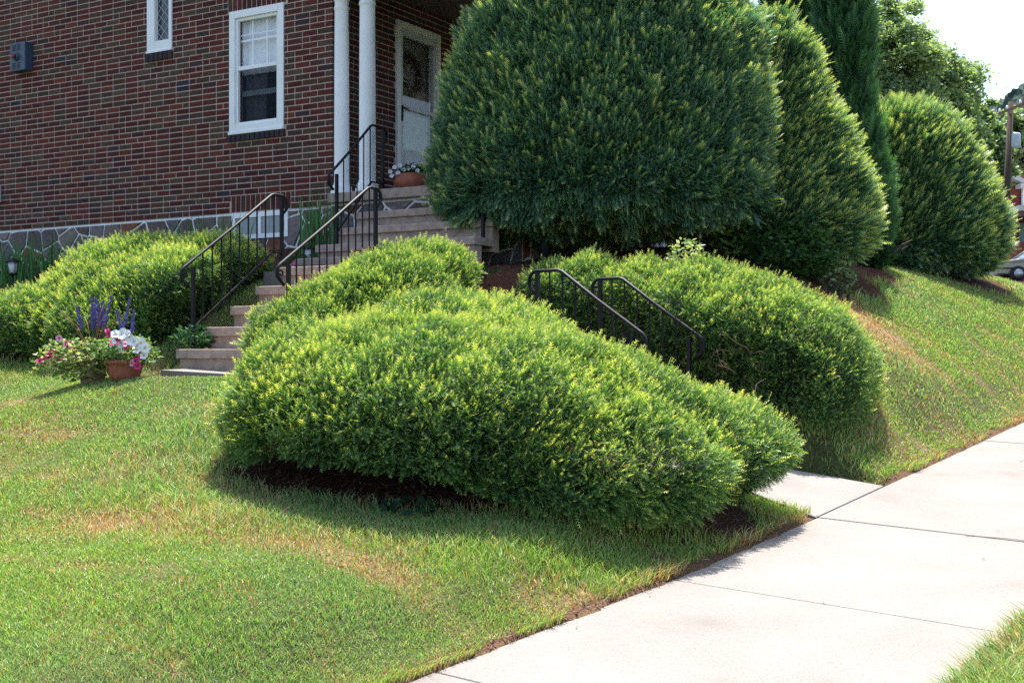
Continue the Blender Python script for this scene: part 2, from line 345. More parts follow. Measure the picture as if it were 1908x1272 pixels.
# ------------------------------------------------------------------ house
C0 = np.array([-1.967,13.8]); ZB = 1.62
class Fr:
    def __init__(s, o, ex, ey): s.o=np.array(o); s.ex=np.array(ex); s.ey=np.array(ey)
    def pt(s, a, o, z): p = s.o+s.ex*a+s.ey*o; return Vector((p[0],p[1],z))
    def box(s, m, a0,a1,o0,o1,z0,z1,col=None): m.box(s.pt((a0+a1)/2,(o0+o1)/2,(z0+z1)/2),(*s.ex,0),(*s.ey,0),(0,0,1),abs(a1-a0)/2,abs(o1-o0)/2,(z1-z0)/2,col)
    def px(s, px, py):
        k=(px-CX)/F; a=(k*s.o[1]-s.o[0])/(s.ex[0]-k*s.ex[1]); d=s.o[1]+s.ex[1]*a; return a,(HZ-py)/F*d
LW = Fr(C0, VH, -UH); FW = Fr(C0, UH, -VH)
house = thing('brick_house', (C0[0],C0[1],1.2), 'dark red brick house with white trim and a columned corner porch', 'house')
pal = [(.125,.028,.022),(.10,.022,.02),(.145,.038,.026),(.095,.058,.04),(.08,.05,.036),(.12,.05,.034),(.06,.034,.036),(.04,.036,.05),(.085,.028,.025),(.11,.066,.045)]
pw = np.array([5,4.5,2.5,3.0,2.2,1.8,.7,.35,2.4,1.2]); pw/=pw.sum()
def bcol(): 
    c = pal[rng.choice(len(pal),p=pw)]; k = random.uniform(.8,1.25); k*=.93; return tuple(x*k for x in c)
def brick(m, fr, a0,a1,z0,z1,o1=0,dep=.05,col=None):
    j = .0015; o1 = o1+random.uniform(-.0012,.0012)
    vs=[fr.pt(a,o,z) for o in (o1-dep,o1) for a in (a0,a1) for z in (z0,z1)]
    m.add(vs,[(4,6,7,5),(0,4,5,1),(2,3,7,6),(0,2,6,4),(1,5,7,3)],False,col or bcol())
CH=.0677; BL=.203; HL=.095; J=.0135
def brick_wall(fr, a0, a1, z0, z1, holes, name, end_solid=0):
    m = MB(); nc = int((z1-z0)/CH)
    for i in range(nc):
        zb = z0+i*CH; zt = zb+CH-J; zm=(zb+zt)/2
        a = a0 if i%2==0 else a0-(BL+J)/2
        bricks=[]
        if i%2: a = a0; bricks.append((a,a+HL)); a+=HL+J
        while a<a1:
            L = BL if random.random()>.13 else HL
            bricks.append((a,min(a+L,a1))); a += L+J
        cuts=[(h[0],h[1]) for h in holes if h[2]-.002<zm<h[3]+.002]
        for b0,b1 in bricks:
            segs=[(b0,b1)]
            for h0,h1 in cuts:
                ns=[]
                for s0,s1 in segs:
                    if s1<=h0 or s0>=h1: ns.append((s0,s1))
                    else:
                        if s0<h0-.005: ns.append((s0,h0-.005))
                        if s1>h1+.005: ns.append((h1+.005,s1))
                segs=ns
            for s0,s1 in segs:
                if s1-s0>.02: brick(m,fr,s0,s1,zb,zt)
    return m.build(name, BRICK, house, colattr=True)
def backing(fr, a0,a1,z0,z1,holes,name,off=-.004,th=.22,mat=None):
    xs = sorted({a0,a1,*[h[0] for h in holes],*[h[1] for h in holes]}); zs = sorted({z0,z1,*[h[2] for h in holes],*[h[3] for h in holes]})
    m = MB()
    for i in range(len(xs)-1):
        run=None
        for j in range(len(zs)-1):
            ca=(xs[i]+xs[i+1])/2; cz=(zs[j]+zs[j+1])/2
            if any(h[0]<ca<h[1] and h[2]<cz<h[3] for h in holes): continue
            fr.box(m, xs[i],xs[i+1],off-th,off,zs[j],zs[j+1])
    return m.build(name, mat or MORTAR, house)
def soldier(fr,a0,a1,z0,z1,name,o=0,w=.06,dark=False,parent=None):
    m=MB(); n=max(1,round((a1-a0)/(w+J))); st=(a1-a0)/n
    for k in range(n): 
        c = bcol() if not dark else tuple(x*random.uniform(.8,1.4) for x in (.045,.032,.04))
        brick(m,fr,a0+k*st+J/2,a0+(k+1)*st-J/2,z0,z1,o,dep=.06+max(0,o),col=c)
    return m.build(name,BRICK,parent or house,colattr=True)
def crs(z): return 1.62+round((z-1.62)/.0677)*.0677
# window rectangles on the left wall
wa0,wz1 = LW.px(527,6); wa1,_ = LW.px(426,24); wz1=LW.px(426,24)[1]; wz0=LW.px(430,252)[1]
wa1 = LW.px(428,130)[0]; wa0 = LW.px(529,120)[0]
na0 = LW.px(321,50)[0]; na1 = LW.px(275,50)[0]; nz0_ = LW.px(276,101)[1]; nz1_ = nz0_+1.25
ba0 = LW.px(538,400)[0]; ba1=LW.px(434,400)[0]; bz1=ZB-.0; bz0=LW.px(436,447)[1]
sol_z0=ZB; 
TOPZ = 6.9
holes=[(wa0,wa1,wz0,wz1),(na0,na1,nz0_,nz1_)]
WL1=crs(wz1+.2); WS0=crs(wz0-.085); NS0=crs(nz0_-.085)
hb = holes+[(wa0-.03,wa1+.03,WS0,wz0+.03),(wa0-.03,wa1+.03,wz1-.03,WL1),(na0-.02,na1+.02,NS0,nz0_+.03),(ba0-.03,ba1+.03,ZB,ZB+3*CH)]
brick_wall(LW, 0, 11.0, ZB, 4.75, hb, 'brick_face')
backing(LW, .005, 11.0, ZB-.004, 4.75, holes, 'wall')
mm=MB(); LW.box(mm,0,11.0,-.22,-.002,4.75,TOPZ); mm.build('upper_wall', simple('brick_plain',(.10,.03,.024),.9,noise=.3,nscale=25), house)
soldier(LW,wa0-.03,wa1+.03,wz1+.006,WL1-J,'window_lintel')
soldier(LW,wa0-.03,wa1+.03,WS0,wz0-.006,'brick_sill',o=.03,dark=True)
soldier(LW,na0-.02,na1+.02,NS0,nz0_-.006,'brick_sill',o=.03,dark=True)
soldier(LW,ba0-.03,ba1+.03,ZB+.004,ZB+3*CH-J,'window_lintel')
# front facade
dt0,dzt = FW.px(737,36); dt1 = FW.px(818,70)[0]; dzb = 1.735
fholes=[(dt0,dt1,dzb-.2,dzt)]
brick_wall(FW, .061, 7.5, ZB+CH, 4.7, fholes, 'brick_face')
backing(FW, .0055, 7.5, ZB-.004, 4.7, fholes, 'wall', off=-.0045)
mm=MB(); FW.box(mm,.221,7.5,-.22,-.002,4.701,TOPZ); mm.build('upper_wall', simple('brick_plain_front',(.10,.03,.024),.9,noise=.3,nscale=25), house)
mm=MB(); LW.box(mm,-.3,11.3,-8,.35,TOPZ,TOPZ+.15); mm.build('eaves', WHITE, house)
mm=MB(); c=[LW.pt(-.3,.35,TOPZ+.15),LW.pt(11.3,.35,TOPZ+.15),LW.pt(11.3,-8,TOPZ+.15),LW.pt(-.3,-8,TOPZ+.15),LW.pt(3.5,-3.8,TOPZ+1.2),LW.pt(7.5,-3.8,TOPZ+1.2)]
mm.add(c,[(0,1,5,4),(1,2,5),(2,3,4,5),(3,0,4),(0,3,2,1)]); mm.build('roof',SLATE,house)
mm=MB(); LW.box(mm,.25,10.9,-7.4,-.5,1.3,1.35); LW.box(mm,.3,10.9,-7.4,-2.2,1.3,4.6); mm.build('interior_wall', DARK, house)
# foundation: fieldstone with raised pale mortar
def foundation(fr,a0,a1,z0,z1,name,holes=(),seed=3,o=.0,n=None,top_line=True):
    g = np.random.default_rng(seed); W=a1-a0; H=z1-z0; n = n or int(W*H/.065)
    pts=[]; tries=0
    while len(pts)<n and tries<20000:
        tries+=1; p=g.uniform([a0-.1,z0-.1],[a1+.1,z1+.15])
        if all((p[0]-q[0])**2+(p[1]-q[1])**2>.19**2 for q in pts): pts.append(p)
    m=MB(); mb=MB()
    fr.box(mb,a0,a1,-.22,-.012+o,z0,z1)
    stones=[(.10,.085,.085),(.075,.06,.058),(.13,.105,.10),(.09,.08,.095),(.06,.045,.042),(.12,.045,.025),(.11,.09,.075)]
    for i,p in enumerate(pts):
        poly=[(a0,z0),(a1,z0),(a1,z1-.025),(a0,z1-.025)]
        def clip(poly,nx,ny,c):
            out=[]
            for k in range(len(poly)):
                A=poly[k];B=poly[(k+1)%len(poly)]; da=nx*A[0]+ny*A[1]-c; db=nx*B[0]+ny*B[1]-c
                if da<=0: out.append(A)
                if (da<0<db) or (db<0<da): t=da/(da-db); out.append((A[0]+(B[0]-A[0])*t,A[1]+(B[1]-A[1])*t))
            return out
        for j,q in enumerate(pts):
            if j==i: continue
            dx,dy=q[0]-p[0],q[1]-p[1]; D=math.hypot(dx,dy)
            if D>1.2: continue
            nx,ny=dx/D,dy/D; c=nx*(p[0]+q[0])/2+ny*(p[1]+q[1])/2-.011
            poly=clip(poly,nx,ny,c)
            if len(poly)<3: break
        if len(poly)<3: continue
        cxm=sum(v[0] for v in poly)/len(poly); cym=sum(v[1] for v in poly)/len(poly)
        if any(h[0]<cxm<h[1] and h[2]<cym<h[3] for h in holes): continue
        dd=.012+g.uniform(0,.012); k=len(poly)
        ins=[(cxm+(v[0]-cxm)*.93,cym+(v[1]-cym)*.93) for v in poly]
        vs=[fr.pt(v[0],-.013+o,v[1]) for v in poly]+[fr.pt(v[0],-.012+dd+o,v[1]) for v in ins]
        c_=stones[g.integers(len(stones))]; kk=g.uniform(1.2,1.9)
        m.add(vs,[tuple(k+t for t in range(k))]+[(t,(t+1)%k,k+(t+1)%k,k+t) for t in range(k)],False,tuple(x*kk for x in c_))
    f=mb.build(name,STONEMORT,house); m.build('fieldstone_face',STONE,f,colattr=True); return f
foundation(LW,0,11,.3,ZB-.005,'foundation',holes=[(ba0,ba1,bz0,ZB)],seed=5)
# windows
def dhwindow(fr,a0,a1,z0,z1,name='window'):
    w=MB(); f=.085; fr.box(w,a0,a0+f,-.07,.012,z0,z1); fr.box(w,a1-f,a1,-.07,.012,z0,z1); fr.box(w,a0+f,a1-f,-.07,.0115,z1-f,z1); fr.box(w,a0+f,a1-f,-.07,.016,z0,z0+f*1.25)
    fr.box(w,a0-.004,a1+.004,.0,.028,z0-.004,z0+.03)
    o=w.build(name,WHITE,house,bevel=.004); i0,i1=a0+f,a1-f; j0,j1=z0+f*1.25,z1-f; zm=j0+(j1-j0)*.525
    s=MB(); t=.035
    fr.box(s,i0,i0+t,-.05,-.012,j0,j1); fr.box(s,i1-t,i1,-.05,-.012,j0,j1); fr.box(s,i0+t,i1-t,-.05,-.013,j1-t,j1); fr.box(s,i0+t,i1-t,-.05,-.008,zm-.02,zm+.025); fr.box(s,i0+t,i1-t,-.05,-.012,j0,j0+.03)
    s.build('storm_sash',WHITE,o,bevel=.003)
    s=MB(); 
    for k in (1,2): a=i0+(i1-i0)*k/3; fr.box(s,a-.009,a+.009,-.075,-.058,zm,j1-t)
    zz=zm+(j1-zm)*.56; fr.box(s,i0+t,i1-t,-.076,-.059,zz-.011,zz+.011); fr.box(s,i0+t,i1-t,-.073,-.056,zz+.06,zz+.072); s.build('muntins',WHITE,o)
    s=MB(); fr.box(s,i0+t,i1-t,-.054,-.052,zm+.025,j1-t); s.build('upper_pane',thinglass,o)
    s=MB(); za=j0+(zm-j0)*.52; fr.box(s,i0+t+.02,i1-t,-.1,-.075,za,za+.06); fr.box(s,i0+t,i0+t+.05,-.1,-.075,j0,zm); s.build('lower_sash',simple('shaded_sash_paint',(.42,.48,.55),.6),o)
    s=MB(); fr.box(s,i0+t,i1-t,-.046,-.045,j0+.03,zm-.02); s.build('insect_screen',screenm,o)
    s=MB(); ncur=36; A=[]; 
    for k in range(ncur+1):
        a=i0+(i1-i0)*k/ncur; oo=-.13+.012*math.sin(k*1.1); A+= [fr.pt(a,oo,zm-.05),fr.pt(a,oo,j1)]
    s.add(A,[(2*k,2*k+2,2*k+3,2*k+1) for k in range(ncur)],True); s.build('curtain',CURT,o)
    s=MB(); A=[]
    for k in range(11):
        a=i1-.02-(i1-i0)*.45*k/10; oo=-.16+.015*math.sin(k*1.7); A+= [fr.pt(a,oo,j0),fr.pt(a-.03*(k/10),oo,zm+.02)]
    s.add(A,[(2*k,2*k+2,2*k+3,2*k+1) for k in range(10)],True); s.build('curtain',CURTD,o)
    return o
def glassmat():
    m,nt,out=mat_new('thin_glass'); L=nt.links.new
    t=N(nt,'ShaderNodeBsdfTransparent'); g=N(nt,'ShaderNodeBsdfGlossy'); g.inputs['Roughness'].default_value=.02
    mx=N(nt,'ShaderNodeMixShader'); mx.inputs[0].default_value=.05; L(t.outputs[0],mx.inputs[1]); L(g.outputs[0],mx.inputs[2]); L(mx.outputs[0],out.inputs[0]); return m
thinglass=glassmat()
def screenmat():
    m,nt,out=mat_new('insect_mesh'); L=nt.links.new
    t=N(nt,'ShaderNodeBsdfTransparent'); g=N(nt,'ShaderNodeBsdfDiffuse'); g.inputs[0].default_value=(.03,.035,.045,1); mx=N(nt,'ShaderNodeMixShader'); mx.inputs[0].default_value=.35; L(t.outputs[0],mx.inputs[1]); L(g.outputs[0],mx.inputs[2]); L(mx.outputs[0],out.inputs[0]); return m
screenm=screenmat()
CURT=simple('white_curtain',(.82,.83,.86),.9,noise=.05); CURTD=simple('grey_curtain',(.16,.17,.21),.9)
dhwindow(LW,wa0,wa1,wz0,wz1)
# narrow leaded window
w=MB(); g0,g1=na0+.05,na1-.13; LW.box(w,na0,g0,-.06,.015,nz0_,nz1_); LW.box(w,g1,na1,-.06,.015,nz0_,nz1_); LW.box(w,g0,g1,-.06,.0145,nz0_,nz0_+.135); LW.box(w,g0,g1,-.06,.0145,nz1_-.1,nz1_)
LW.box(w,na0-.004,na1+.004,.0,.028,nz0_-.004,nz0_+.025)
o=w.build('narrow_window',WHITE,house,bevel=.004)
s=MB(); LW.box(s,g0,g1,-.05,-.045,nz0_+.135,nz1_-.1); s.build('leaded_pane',GLASSD,o)
s=MB(); W=g1-g0; st=W*.5; zz=nz0_+.135; hgt=.115
k=0
while zz+k*hgt< nz1_-.1+4*hgt:
    z=zz+k*hgt
    for (x0,x1,y0,y1) in ((g0,g1,z,z-2*hgt),(g0,g1,z-2*hgt,z)):
        # clip to pane in z
        lo,hi=nz0_+.135,nz1_-.1
        t0,t1=0.,1.
        dy=y1-y0
        ta,tb=(lo-y0)/dy,(hi-y0)/dy
        t0=max(0,min(ta,tb)); t1=min(1,max(ta,tb))
        if t1>t0: s.tube([LW.pt(x0+(x1-x0)*t0,-.042,y0+dy*t0),LW.pt(x0+(x1-x0)*t1,-.042,y0+dy*t1)],.0045,4)
    k+=1
s.build('lead_lattice',simple('lead_came',(.42,.47,.52),.5),o)
# basement window of pale ribbed panes
w=MB(); LW.box(w,ba0,ba0+.05,-.04,.02,bz0,ZB-.012); LW.box(w,ba1-.05,ba1,-.04,.02,bz0,ZB-.012); LW.box(w,ba0+.05,ba1-.05,-.04,.019,ZB-.07,ZB-.012); LW.box(w,ba0+.05,ba1-.05,-.04,.019,bz0,bz0+.05)
am=(ba0+ba1)/2; LW.box(w,am-.02,am+.02,-.04,.018,bz0+.05,ZB-.07)
o=w.build('basement_window',WHITE,house)
s=MB(); LW.box(s,ba0+.05,ba1-.05,-.02,.005,bz0+.05,ZB-.07); s.build('frosted_pane',simple('frosted_pane',(.26,.31,.33),.25),o)
# storm door
w=MB(); z0=dzb; FW.box(w,dt0,dt0+.075,-.1,.03,z0,dzt); FW.box(w,dt1-.075,dt1,-.1,.03,z0,dzt); FW.box(w,dt0+.075,dt1-.075,-.1,.0295,dzt-.075,dzt)
dfr=w.build('door_frame',WHITE,house,bevel=.004)
d0,d1=dt0+.075,dt1-.075; zu0=FW.px(745,193)[1]; zl1=zu0-.05; zl0=FW.px(745,276)[1]; zu1=dzt-.075-.085
w=MB(); FW.box(w,d0,d0+.06,-.04,.012,z0,dzt-.077); FW.box(w,d1-.06,d1,-.04,.012,z0,dzt-.077)
for a,b in ((zu1,dzt-.077),(zl1,zu0),(z0,zl0)): FW.box(w,d0+.06,d1-.06,-.04,.0115,a,b)
FW.box(w,d0+.08,d1-.08,.01,.018,z0+.12,zl0-.06)
dr=w.build('storm_door',simple('storm_door_paint',(.62,.66,.70),.5),house,bevel=.003)
s=MB(); FW.box(s,d0+.06,d1-.06,-.016,-.012,zu0,zu1); s.build('upper_pane',thinglass,dr)
s=MB(); FW.box(s,d0+.06,d1-.06,-.016,-.012,zl0,zl1); s.build('lower_pane',thinglass,dr)
s=MB(); FW.box(s,d0,d1,-.14,-.1,z0,dzt-.077,(.17,.16,.16)); s.build('inner_door',ATTR,house,colattr=True)
s=MB(); A=[]
for k in range(25):
    a=d0+.06+(d1-d0-.12)*k/24; A+=[FW.pt(a,-.06+.008*math.sin(k*1.3),zl0),FW.pt(a,-.06+.008*math.sin(k*1.3),zl1)]
s.add(A,[(2*k,2*k+2,2*k+3,2*k+1) for k in range(24)],True); s.build('half_curtain',simple('green_lace',(.45,.58,.55),.9,noise=.25,nscale=14),dr)
s=MB(); FW.box(s,d0+.015,d0+.045,.012,.03,zu0-.2,zu0-.02); s.tube([FW.pt(d0+.03,.05,zu0-.05),FW.pt(d0+.1,.055,zu0-.055)],.009,8); s.tube([FW.pt(d0+.03,.02,zu0-.05),FW.pt(d0+.03,.05,zu0-.05)],.008,8); s.build('handle',IRON,dr)
# wreath on inner door
wr=thing('door_wreath',FW.pt((d0+d1)/2-.06,-.09,3.35),'dark twig wreath hanging behind the upper glass of the storm door','wreath')
T=[];cl=[]
for k in range(900):
    th=rng.uniform(0,6.28); rr=.2+rng.normal()*.035; c=np.array(FW.pt((d0+d1)/2-.06+rr*math.cos(th),-.08+rng.normal()*.012,3.35+rr*1.1*math.sin(th)))
    d=rng.normal(size=(3,3))*.014; T.append(c+d); cl.append([(.03,.05,.02),(.06,.04,.03),(.09,.02,.02)][rng.integers(3)])
soup('wreath_twigs',np.array(T),GRASS,wr,col=np.array(cl))
# porch: floor, base, columns, ceiling
PW=2.45; PL=6.5
m=MB(); FW.box(m,-.10,PL,.012,PW,1.735-.105,1.735); m.build('porch_floor',CONC,house,bevel=.008)
PS=Fr(C0+UH*-.02,-VH,-UH)   # side face of porch
foundation(PS,.0,PW-.03,.2,1.735-.107,'porch_foundation',seed=9)
PF=Fr(C0-VH*(PW-.03),UH,-VH)
foundation(PF,.0,PL,.2,1.735-.107,'porch_foundation',seed=11)
m=MB(); PF.box(m,2.9,3.7,-.02,.02,1.28,1.6); m.build('porch_vent_frame',WHITE,house)
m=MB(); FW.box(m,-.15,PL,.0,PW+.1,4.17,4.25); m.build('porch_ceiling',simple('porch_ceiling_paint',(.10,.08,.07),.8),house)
m=MB(); FW.box(m,-.15,.14,.01,PW+.1,3.943,4.169); FW.box(m,.14,PL,PW-.25,PW+.1,3.943,4.169); m.build('porch_beam',WHITE,house)
m=MB(); FW.box(m,-.35,PL+.2,.0,PW+.35,4.26,4.42); m.build('porch_roof',SLATE,house)
def column(t,o,r,label=None):
    c=FW.pt(t,o,1.735); m=MB(); 
    m.lathe(c,[(r*1.45,0),(r*1.45,.03),(r*1.3,.05),(r*1.35,.075),(r*1.08,.10),(r,.13),(r,.6),(r*.985,1.3),(r*.93,1.98),(r*.93,2.0),(r*1.02,2.01),(r*1.02,2.035),(r*.93,2.045),(r*.93,2.1),(r*1.25,2.15),(r*1.3,2.16),(r*1.3,2.205)],28)
    return m.build('column',WHITE,house)
column(.04,.10,.083); column(.03,.46,.09); column(.05,PW-.16,.09); column(2.9,PW-.16,.09); column(5.8,PW-.16,.09)
# thin cable by the column
m=MB(); m.tube([FW.pt(.05,.26,3.94),FW.pt(.05,.24,3.9),FW.pt(.045,.22,3.8),FW.pt(.05,.2,3.5)],.006,6); m.build('porch_cable',IRON,house)
# porch steps
A=np.array(C0)-UH*1.0-VH*.6
def up(a): return (a[0],a[1])
steps('porch_steps','tan concrete porch steps below the potted white flowers',up(np.array(C0)-UH*1.32-VH*.6),tuple(UH),MV,1.9,4,.76,.21,.31,heights=[.165,.155,.195,.19],last_run=.42)
# meter box
mb_=thing('meter_box',LW.pt(*[LW.px(45,110)[0]],.0,LW.px(45,110)[1]),'small blue-grey electrical box with a red knob on the brick wall','box')
a1_=LW.px(34,110)[0]; a0_=LW.px(62,110)[0]; zt_=LW.px(48,83)[1]; zb_=LW.px(48,136)[1]
BLUEB=simple('blue_grey_metal',(.045,.075,.13),.45,noise=.2)
m=MB(); LW.box(m,a0_,a1_,.0,.13,zb_,zt_); m.build('casing',BLUEB,mb_,bevel=.012)
m=MB(); cc=LW.pt((a0_+a1_)/2+.03,.13,(zb_+zt_)/2-.01)
def disc(m,fr,a,o0,o1,z,r,n=20): m.tube([fr.pt(a,o0,z),fr.pt(a,o1,z)],r,n,up=(0,0,1))
am=(a0_+a1_)/2+.02; zm=(zb_+zt_)/2
disc(m,LW,am,.13,.15,zm,.055); m.build('bezel',BLUEB,mb_)
m=MB(); disc(m,LW,am,.15,.19,zm,.03); m.build('red_knob',simple('dull_red',(.13,.02,.02),.4),mb_)
for s_ in (-1,1):
    m=MB()
    for k in range(4):
        for h in (-1,1): LW.box(m,am+h*.045-.03,am+h*.045+.03,.129,.136,zm+s_*(.085+k*.022)-.004,zm+s_*(.085+k*.022)+.004)
    m.build('louvre',IRON,mb_)
ub=thing('utility_box',LW.pt(LW.px(-6,360)[0],0,LW.px(-6,375)[1]),'pale grey utility box on the brick wall at the left frame edge','box')
m=MB(); aa=LW.px(3,360)[0]; LW.box(m,aa,aa+.25,0,.1,LW.px(0,378)[1],LW.px(0,346)[1]); m.build('casing',simple('pale_metal',(.5,.55,.6),.4),ub,bevel=.01)
m=MB(); LW.box(m,aa+.03,aa+.22,.1,.108,LW.px(0,374)[1],LW.px(0,350)[1]); m.build('cover',GREYP,ub)
# ------------------------------------------------------------------ railings
def scroll(c, e, up_, r0, turns, start, n=26, sgn=1):
    """flat spiral in the plane (e, z)"""
    pts=[]
    for k in range(n+1):
        t=k/n; th=start+sgn*turns*2*math.pi*t; r=r0*(1-.78*t)
        pts.append(Vector(c)+Vector(e)*math.cos(th)*r+Vector((0,0,1))*math.sin(th)*r)
    return pts
def railing(label, lo, hi, flat_len, posts, group='black iron stair railings', low_scroll=True, top_scroll=True, low_post_drop=.7, hi_post_drop=.62, nb=9, brail=.52, bot_z=None, name='iron_railing', low_in=.06):
    lo=Vector(lo); hi=Vector(hi); th=thing(name,(lo.x,lo.y,lo.z-low_post_drop),label,'railing',group)
    e=Vector((hi.x-lo.x,hi.y-lo.y,0)); L=e.length; e.normalize(); top=hi+e*flat_len; r=.021
    def T(path,rad,n=6,fl=1.0): return path,rad
    # handrail incl. curved ends
    path=[lo, lo.lerp(hi,.5), hi-(hi-lo).normalized()*.02, hi+e*.02, top]
    if top_scroll:
        cc=top+Vector((0,0,-.075)); path+= [cc+e*math.cos(a)*.07+Vector((0,0,1))*math.sin(a)*.075 for a in np.linspace(1.3,-1.1,8)]+[top+Vector((0,0,-.17))+e*.0]
    if low_scroll:
        sl=(hi-lo).normalized(); cc=lo+Vector((0,0,-.075))-e*.0
        pre=[cc-e*math.cos(a)*.075+Vector((0,0,1))*math.sin(a)*.075 for a in np.linspace(-1.0,1.1,8)]
        path=[lo+e*.005+Vector((0,0,-.175))]+pre+path[1:]
    m=MB(); m.tube(path,.0165,8,flat=.8); m.build('handrail',IRON,th)
    if top_scroll: m=MB(); m.tube(scroll(top+e*.028+Vector((0,0,-.085)),e,1,.036,1.2,-1.2),.007,6); m.build('scroll',IRON,th)
    if low_scroll: m=MB(); m.tube(scroll(lo-e*.028+Vector((0,0,-.085)),-e,1,.036,1.2,-1.2),.007,6); m.build('scroll',IRON,th)
    Z=Vector((0,0,1)); E2=Vector((-e.y,e.x,0))
    def post(p,zt,zb,h=.014,nm='post'):
        m=MB(); m.box((p.x,p.y,(zt+zb)/2),e,E2,Z,h,h,(zt-zb)/2); m.build(nm,IRON,th)
    lp=lo+e*low_in; post(lp, lo.z-.01, lo.z-low_post_drop)
    post(top-e*.005, top.z-.01, top.z-hi_post_drop)
    def zr(s):  # handrail height at distance s
        return lo.z+(hi.z-lo.z)*min(1,s/L)
    for k in range(1,nb+1):
        s=low_in+(L+flat_len-low_in)*k/(nb+1); p=lo+e*s; zt=zr(s)-.012
        zb=zr(s)-brail if s<L else hi.z-brail
        m=MB(); m.tube([(p.x,p.y,zt),(p.x,p.y,zb)],.0085,4); m.build('baluster',IRON,th)
    m=MB(); m.tube([lp-Z*brail, hi-Z*brail, top-Z*brail],.012,4); m.build('bottom_rail',IRON,th)
    return th
def L2(px,py,d): return at(px,py,d)
a=np.array([-2.68,10.43]); up1=a+UH*1.03
railing('long black iron railing against the left yew hedge',(a[0],a[1],.725),(up1[0],up1[1],1.425),.13,None,nb=9)
b=np.array([-1.80,9.93]); up2=b+UH*1.1
railing('black iron railing rising in front of the porch steps',(b[0],b[1],.71),(up2[0],up2[1],1.43),.10,None,nb=11)
for k,(rr,lab) in enumerate(((.66,'upper black iron porch railing beside the white columns'),(2.42,'black iron porch railing mostly hidden by the big round yew'))):
    p=C0-UH*.80-VH*rr; q=C0-UH*.16-VH*rr
    railing(lab,(p[0],p[1],1.83),(q[0],q[1],2.41),.20,None,low_post_drop=.75,hi_post_drop=.67,nb=6,brail=.6)
p=np.array([.836,8.5]); q=p+W1*.62
railing('near iron railing of the short right-hand steps, with sunlit handrail',(p[0],p[1],.15),(q[0],q[1],.585),.20,None,low_post_drop=.85,hi_post_drop=.92,nb=6,brail=.7,low_in=.05)
p=np.array([1.36,9.36]); q=p+W1*.64
railing('far iron railing tight against the right yew bush',(p[0],p[1],.135),(q[0],q[1],.58),.20,None,low_post_drop=.83,hi_post_drop=.92,nb=6,brail=.7,low_in=.05)
# ------------------------------------------------------------------ yew foliage
def sprig_template(nn=8, L=1.0, nl=.27, w=.075, curve=.12):
    T=[];t_=[]
    def stem(s): return np.array([s*L,0,curve*s*s])
    for k in range(nn):
        s=(k+.6)/nn; p=stem(s-.04); q=stem(s+.035); l=nl*(1-.55*s**2)*(1.0 if k else .8)
        for sg in (-1,1):
            tip=stem(s)+np.array([.10+.05*s, sg*l, .05*(1-s)+.03]); T.append([p,q,tip]); t_.append(s)
    T.append([stem(.8)+[0,-.03,0],stem(.8)+[0,.03,0],stem(1)+[.12,0,.03]]); t_.append(1.)
    T.append([stem(0)+[0,-.02,0],stem(0)+[0,.02,0],stem(.9)]); t_.append(.1)
    return np.array(T),np.array(t_)
SPR=sprig_template(6,nl=.3,w=.10); SPRT=sprig_template(9,nl=.25,w=.07); SPRL=sprig_template(5,1,.34,.1,.1)
def place(temp, P, D, U, scale, tintbase, tipgain, g):
    """P points (M,3); D growth dir; U approx normal of the spray plane"""
    T,ts=temp; D=D/np.linalg.norm(D,axis=1,keepdims=True)
    Y=np.cross(U,D); Y/=np.maximum(np.linalg.norm(Y,axis=1,keepdims=True),1e-6); Z=np.cross(D,Y)
    Rm=np.stack([D,Y,Z],1)                     # rows
    V=np.einsum('nkc,mcd->mnkd',T,Rm)*scale[:,None,None,None]+P[:,None,None,:]
    tint=np.clip(tintbase[:,None]+tipgain[:,None]*(ts[None,:]**1.6)+g.normal(size=(len(P),len(ts)))*.05,0,1)
    return V.reshape(-1,3,3),tint.ravel()
